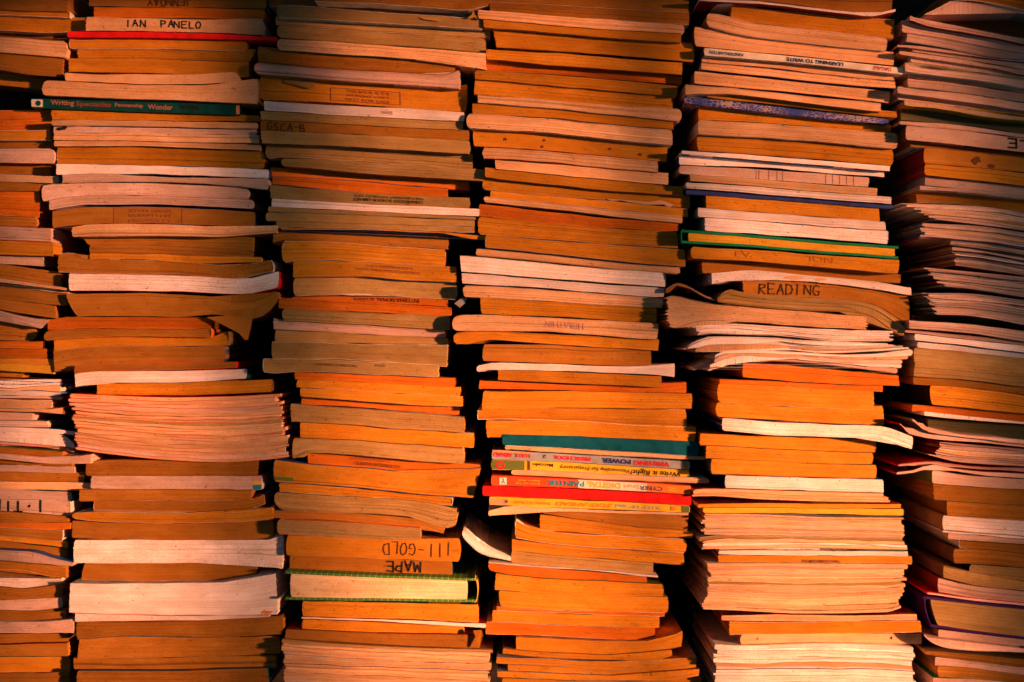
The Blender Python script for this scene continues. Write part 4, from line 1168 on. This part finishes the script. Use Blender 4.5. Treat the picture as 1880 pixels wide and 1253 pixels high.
bk, rt = on('ian');  hand_text(bk, rt, 'IAN  PANELO', tx('A1', 805), tx('A1', 1290), .33, .84, width=2.1, seed=3)
bk, rt = on('jen');  hand_text(bk, rt, 'JENNOAY', tx('A1', 940), tx('A1', 1230), .08, .40, rot=True, ink='brownink', width=2.2, seed=4)
bk, rt = on('gsca'); hand_text(bk, rt, 'GSCA-B', tx('B1', 195), tx('B1', 480), .1, .8, ink='pencil', width=1.5, seed=5)
bk, rt = on('gold'); hand_text(bk, rt, 'III-GOLD', tx('B4', 1020), tx('B4', 1530), .24, .84, rot=True, ink='pencil', width=1.9, seed=6)
bk, rt = on('mape'); hand_text(bk, rt, 'MAPE', tx('B4', 1045), tx('B4', 1310), .22, .86, rot=True, width=3.0, seed=7)
bk, rt = on('read'); hand_text(bk, rt, 'READING', tx('D2', 675), tx('D2', 1125), .16, .80, ink='pencil', width=2.1, seed=8)
bk, rt = on('itin'); hand_text(bk, rt, 'I.TIN', tx('A3', -60), tx('A3', 285), .1, .9, rot=True, width=3.8, seed=9)
bk, rt = on('ele');  hand_text(bk, rt, 'ELE', tx('E1', 1050), tx('E1', 1290), .22, .86, rot=True, width=3.2, seed=10)
bk, rt = on('green')
panel(bk, rt, tx('A1', 202), tx('A1', 275), .12, .9, 'whiteink')
disc(bk, rt, tx('A1', 245), .5, 5, 'darkgreen')
print_text(bk, rt, 'Writing', tx('A1', 325), tx('A1', 475), .22, .92, False, 'dimpink', .03)
print_text(bk, rt, 'Spectacles', tx('A1', 487), tx('A1', 710), .18, .86, False, 'stamp', .03)
print_text(bk, rt, 'Penmanship', tx('A1', 735), tx('A1', 915), .30, .78, False, 'dimpink', .03)
print_text(bk, rt, 'Wonder', tx('A1', 945), tx('A1', 1105), .26, .78, False, 'dimpink', .03)
print_text(bk, rt, 'WORK', tx('A1', 1145), tx('A1', 1285), .35, .8, False, 'black', .03)
panel(bk, rt, tx('A1', 1510), tx('A1', 1532), .08, .92, 'paleorange')
bk, rt = on('stampa'); stamp_box(bk, rt, tx('A2', 730), tx('A2', 1165), .06, .92, ['SCHOOL LIBRARY', 'STUDENT COPY', 'PROPERTY'], 'faint')
bk, rt = on('stampb'); stamp_box(bk, rt, tx('B1', 655), tx('B1', 1155), .12, .66, ['THIS BOOK IS THE', 'STUDENT COPY', 'NOT FOR SALE'], 'stamp')
bk, rt = on('tiny');   print_text(bk, rt, 'TANGIB', tx('B1', 1015), tx('B1', 1100), .35, .65, False, 'faint', 0)
bk, rt = on('libst')
print_text(bk, rt, 'MALTUBANDAST DATABUZZ CITY', tx('B2', 825), tx('B2', 1320), .60, .82, True, 'black', .0)
print_text(bk, rt, 'CEBANDIZOT SCHOOL-LIBRARY', tx('B2', 815), tx('B2', 1320), .26, .52, True, 'black', .012)
bk, rt = on('sta2')
print_text(bk, rt, 'STOREHOUSE INTERNATIONAL SCHOOL', tx('B2', 830), tx('B2', 1300), .42, .60, True, 'stamp', .0)
print_text(bk, rt, 'DASMARINAS CITY', tx('B2', 910), tx('B2', 1245), .70, .86, True, 'stamp', .0)
bk, rt = on('sta3');   print_text(bk, rt, 'INTERNATIONAL SCHOOL', tx('B2', 810), tx('B2', 1290), .25, .8, True, 'black', .0)
bk, rt = on('contr');  print_text(bk, rt, 'CONTROL LITERATURE', tx('B3', 530), tx('B3', 845), .5, .7, False, 'brownink', .0); print_text(bk, rt, 'PROBE', tx('B3', 975), tx('B3', 1050), .66, .82, False, 'brownink', .0)
bk, rt = on('sta4')
print_text(bk, rt, 'SCHOOL INTERNATIONAL', tx('B3', 780), tx('B3', 1080), .62, .88, True, 'stamp', .0)
print_text(bk, rt, 'CELEBRITAS NATIONALIS CITY', tx('B3', 825), tx('B3', 1160), .22, .52, False, 'brownink', .012)
bk, rt = on('smear');  panel(bk, rt, tx('B3', 258), tx('B3', 385), .08, .26, 'greenink')
bk, rt = on('faintp'); print_text(bk, rt, 'HERATHIN', tx('C2', 710), tx('C2', 985), .35, .75, True, 'pinkink', .0)
bk, rt = on('faded');  print_text(bk, rt, 'EV', tx('D2', 510), tx('D2', 620), .3, .8, False, 'vfaint', .0); print_text(bk, rt, 'ION', tx('D2', 1045), tx('D2', 1215), .4, .85, False, 'vfaint', .0)
bk, rt = on('inky');   print_text(bk, rt, 'THE MATHEMATICS HALL', tx('D5', 985), tx('D5', 1265), .12, .46, False, 'brownink', .03)
bk, rt = on('learn')
print_text(bk, rt, 'KINDERGARTEN', tx('D1', 320), tx('D1', 568), .25, .70, True, 'navyink', .012, .25)
print_text(bk, rt, 'LEARNING TO WRITE', tx('D1', 875), tx('D1', 1285), .14, .78, True, 'navyink', .022)
print_text(bk, rt, 'DAGALE', tx('D1', 1498), tx('D1', 1630), .25, .85, True, 'redink', .012, .2)
bk, rt = on('power')
panel(bk, rt, tx('C3', 330), tx('C3', 600), .72, 1.0, 'paleorange')
print_text(bk, rt, 'LOU R. ARNAU', tx('C3', 340), tx('C3', 600), .30, .80, True, 'redink', .03)
print_text(bk, rt, 'PRESCHOOL', tx('C3', 765), tx('C3', 1035), .26, .80, True, 'redink', .04)
print_text(bk, rt, '2', tx('C3', 690), tx('C3', 718), .35, .75, True, 'black', .01)
print_text(bk, rt, 'POWER', tx('C3', 1115), tx('C3', 1325), .24, .80, True, 'navyink', .05)
print_text(bk, rt, 'WRITING', tx('C3', 1345), tx('C3', 1605), .20, .78, True, 'redink', .05)
disc(bk, rt, tx('C3', 1715), .3, 4.5, 'orangeink')
bk, rt = on('right')
panel(bk, rt, tx('C3', 325), tx('C3', 560), .06, .98, 'greenink')
disc(bk, rt, tx('C3', 386), .5, 8, 'redink', hole=.62)
print_text(bk, rt, 'D', tx('C3', 378), tx('C3', 394), .34, .66, True, 'redink', .03)
panel(bk, rt, tx('C3', 582), tx('C3', 600), .04, .98, 'brownink')
print_text(bk, rt, 'Mercado', tx('C3', 620), tx('C3', 765), .48, .80, True, 'black', .012)
print_text(bk, rt, 'Penmanship for Preparatory', tx('C3', 815), tx('C3', 1310), .26, .80, True, 'black', .0)
print_text(bk, rt, 'Write it Right!', tx('C3', 1322), tx('C3', 1680), .14, .88, True, 'black', .012, .18)
bk, rt = on('cyber')
panel(bk, rt, tx('C4', 945), tx('C4', 1440), .03, .97, 'cream')
panel(bk, rt, tx('C4', 1440), tx('C4', 1755), .03, .97, 'orangeink')
panel(bk, rt, tx('C4', 380), tx('C4', 432), .14, .86, 'cream')
print_text(bk, rt, 'Y', tx('C4', 390), tx('C4', 424), .26, .76, True, 'tealink', .03)
print_text(bk, rt, 'Espino, Ph.D.', tx('C4', 505), tx('C4', 670), .56, .78, True, 'yellowink', .01)
print_text(bk, rt, 'Budhram Up', tx('C4', 495), tx('C4', 670), .22, .44, True, 'yellowink', .01)
print_text(bk, rt, 'PAINTER', tx('C4', 728), tx('C4', 988), .18, .82, True, 'tealink', .03)
print_text(bk, rt, 'DIGITAL', tx('C4', 1008), tx('C4', 1250), .18, .86, True, 'yellowink', .05)
print_text(bk, rt, 'CYBER', tx('C4', 1385), tx('C4', 1550), .2, .66, True, 'navyink', .02)
print_text(bk, rt, 'Smart', tx('C4', 1268), tx('C4', 1383), .26, .74, True, 'orangeink', .0)
print_text(bk, rt, '2', tx('C4', 1585), tx('C4', 1660), .25, .70, True, 'yellowink', .03)
bk, rt = on('keep')
panel(bk, rt, tx('C4', 308), tx('C4', 445), .02, .80, 'paleorange')
panel(bk, rt, tx('C4', 1690), tx('C4', 1745), .05, .95, 'greenink')
print_text(bk, rt, 'K', tx('C4', 402), tx('C4', 438), .3, .72, True, 'black', .02)
print_text(bk, rt, 'Activity Art Book', tx('C4', 482), tx('C4', 750), .24, .72, True, 'orangeink', .01)
print_text(bk, rt, 'STAY AHEAD', tx('C4', 785), tx('C4', 1190), .24, .76, True, 'orangeink', .04, .25)
print_text(bk, rt, 'KEEP UP and', tx('C4', 1215), tx('C4', 1530), .22, .74, True, 'greyink', .015)
disc(bk, rt, tx('C4', 1628), .5, 4, 'orangeink')
bk, rt = on('blots'); stain(bk, rt, tx('E1', 828), .42, 9, 8, 'brownink', 2); stain(bk, rt, tx('E1', 940), .18, 8, 5, 'brownink', 3)
bk, rt = on('smudge'); stain(bk, rt, tx('A1', 395), .6, 12, 4.5, 'black', 4)
bk, rt = on('stained'); stain(bk, rt, tx('D2', 930), .5, 20, 4.2, 'stainink', 5); stain(bk, rt, tx('D2', 1120), .5, 12, 3.6, 'stainink', 6)
bk, rt = on('rainbow')
panel(bk, rt, tx('A3', 1618), tx('A3', 1672), .66, .98, 'pink'); panel(bk, rt, tx('A3', 1618), tx('A3', 1672), .38, .66, 'yellowink'); panel(bk, rt, tx('A3', 1618), tx('A3', 1672), .02, .38, 'tealink')
bk, rt = on('thickw'); stain(bk, rt, tx('A4', 1700), .06, 14, 4.5, 'orangeink', 7)
bk, rt = on('nick')
for q, (x, v) in enumerate(((420, .5), (700, .62), (685, .2), (1170, .45), (1390, .3))): stain(bk, rt, tx('C1', x), v, 4, 3, 'brownink', 20 + q)
bk, rt = on('grid')
for x in (660, 680, 750, 810, 850, 1160, 1210, 1260, 1310, 1360): panel(bk, rt, tx('D2', x) - .4, tx('D2', x) + .4, .05, .95, 'faint', .0004, 'ruled_mark')
bk, rt = on('crease')
stain(bk, rt, tx('D5', 668), .55, 2, 2, 'brownink', 30); stain(bk, rt, tx('D5', 1632), .55, 2.5, 4, 'navyink', 31)

# torn and hanging paper
def flap(idn, tile, pts, mat, out=.002, droop=.008, name='torn_flap'):
    bk, rt = BOOKS[idn]
    x0, y0, f = TILES[tile]
    k = S * (DIST + bk.depth) / DIST
    n = len(pts)
    V = []
    ylo = min(p[1] for p in pts); yhi = max(p[1] for p in pts)
    for (x, y) in pts:
        e = (y - ylo) / max(1, yhi - ylo)
        V.append(((x0 + x * f - 940) * k, bk.depth - out - droop * math.sin(e * 1.6), -(y0 + y * f - 626.5) * k))
    V += [(v[0], v[1] + .0005, v[2] + .0002) for v in V]
    F = [tuple(range(n))[::-1], tuple(range(n, 2 * n))] + [(i, (i + 1) % n, n + (i + 1) % n, n + i) for i in range(n)]
    return mesh_obj(name, V, F, MATS[mat], rt)
flap('wave', 'A2', [(1320, 985), (1450, 975), (1615, 992), (1608, 1060), (1590, 1128), (1570, 1130), (1530, 1085), (1420, 1030)], 'page_b', .001, .004, 'hanging_cover')
flap('stampb', 'B1', [(312, 562), (330, 600), (400, 615), (490, 640), (530, 640), (565, 578), (430, 560)], 'page_g', .001, .003)
flap('curl', 'B1', [(1640, 135), (1672, 112), (1680, 70), (1690, 100), (1712, 145), (1690, 130), (1660, 142)], 'page_y', .002, .003)
flap('curl', 'B1', [(1290, 128), (1330, 145), (1440, 160), (1475, 135), (1420, 122), (1350, 125)], 'page_g', .001, .002)
flap('ripped', 'C2', [(1145, 255), (1180, 272), (1230, 262), (1300, 280), (1440, 300), (1560, 298), (1600, 322), (1632, 300), (1540, 268), (1450, 280), (1300, 270)], 'page_p', .001, .002)
flap('flaps', 'B4', [(1680, 1085), (1740, 1080), (1752, 1115), (1725, 1205), (1708, 1200), (1705, 1150)], 'page_t', .004, .004)
flap('torn', 'B2', [(700, 940), (800, 952), (940, 950), (960, 942), (830, 938)], 'page_w', .001, .001)
flap('torn', 'B2', [(1545, 1010), (1600, 965), (1640, 972), (1620, 1010), (1585, 1040)], 'grey', .002, .004)

# ------------------------------------------------------------------ the setting: what stands behind and below
def slab(name, lo, hi, mat):
    (a, b, c), (d, e, f) = lo, hi
    V = [(a, b, c), (d, b, c), (d, e, c), (a, e, c), (a, b, f), (d, b, f), (d, e, f), (a, e, f)]
    o = mesh_obj(name, V, [(3, 2, 1, 0), (4, 5, 6, 7), (0, 1, 5, 4), (1, 2, 6, 5), (2, 3, 7, 6), (3, 0, 4, 7)], mat)
    o['kind'] = 'structure'
    return o
MATS['wall'] = cover_mat('dark_wall_paint', (0.03, 0.024, 0.02), .9)
MATS['floor'] = cover_mat('dark_floor', (0.06, 0.045, 0.03), .8)
slab('wall', (-1.6, .26, -.62), (1.6, .30, .9), MATS['wall'])
slab('floor', (-1.6, -.35, -.64), (1.6, .26, -.60), MATS['floor'])
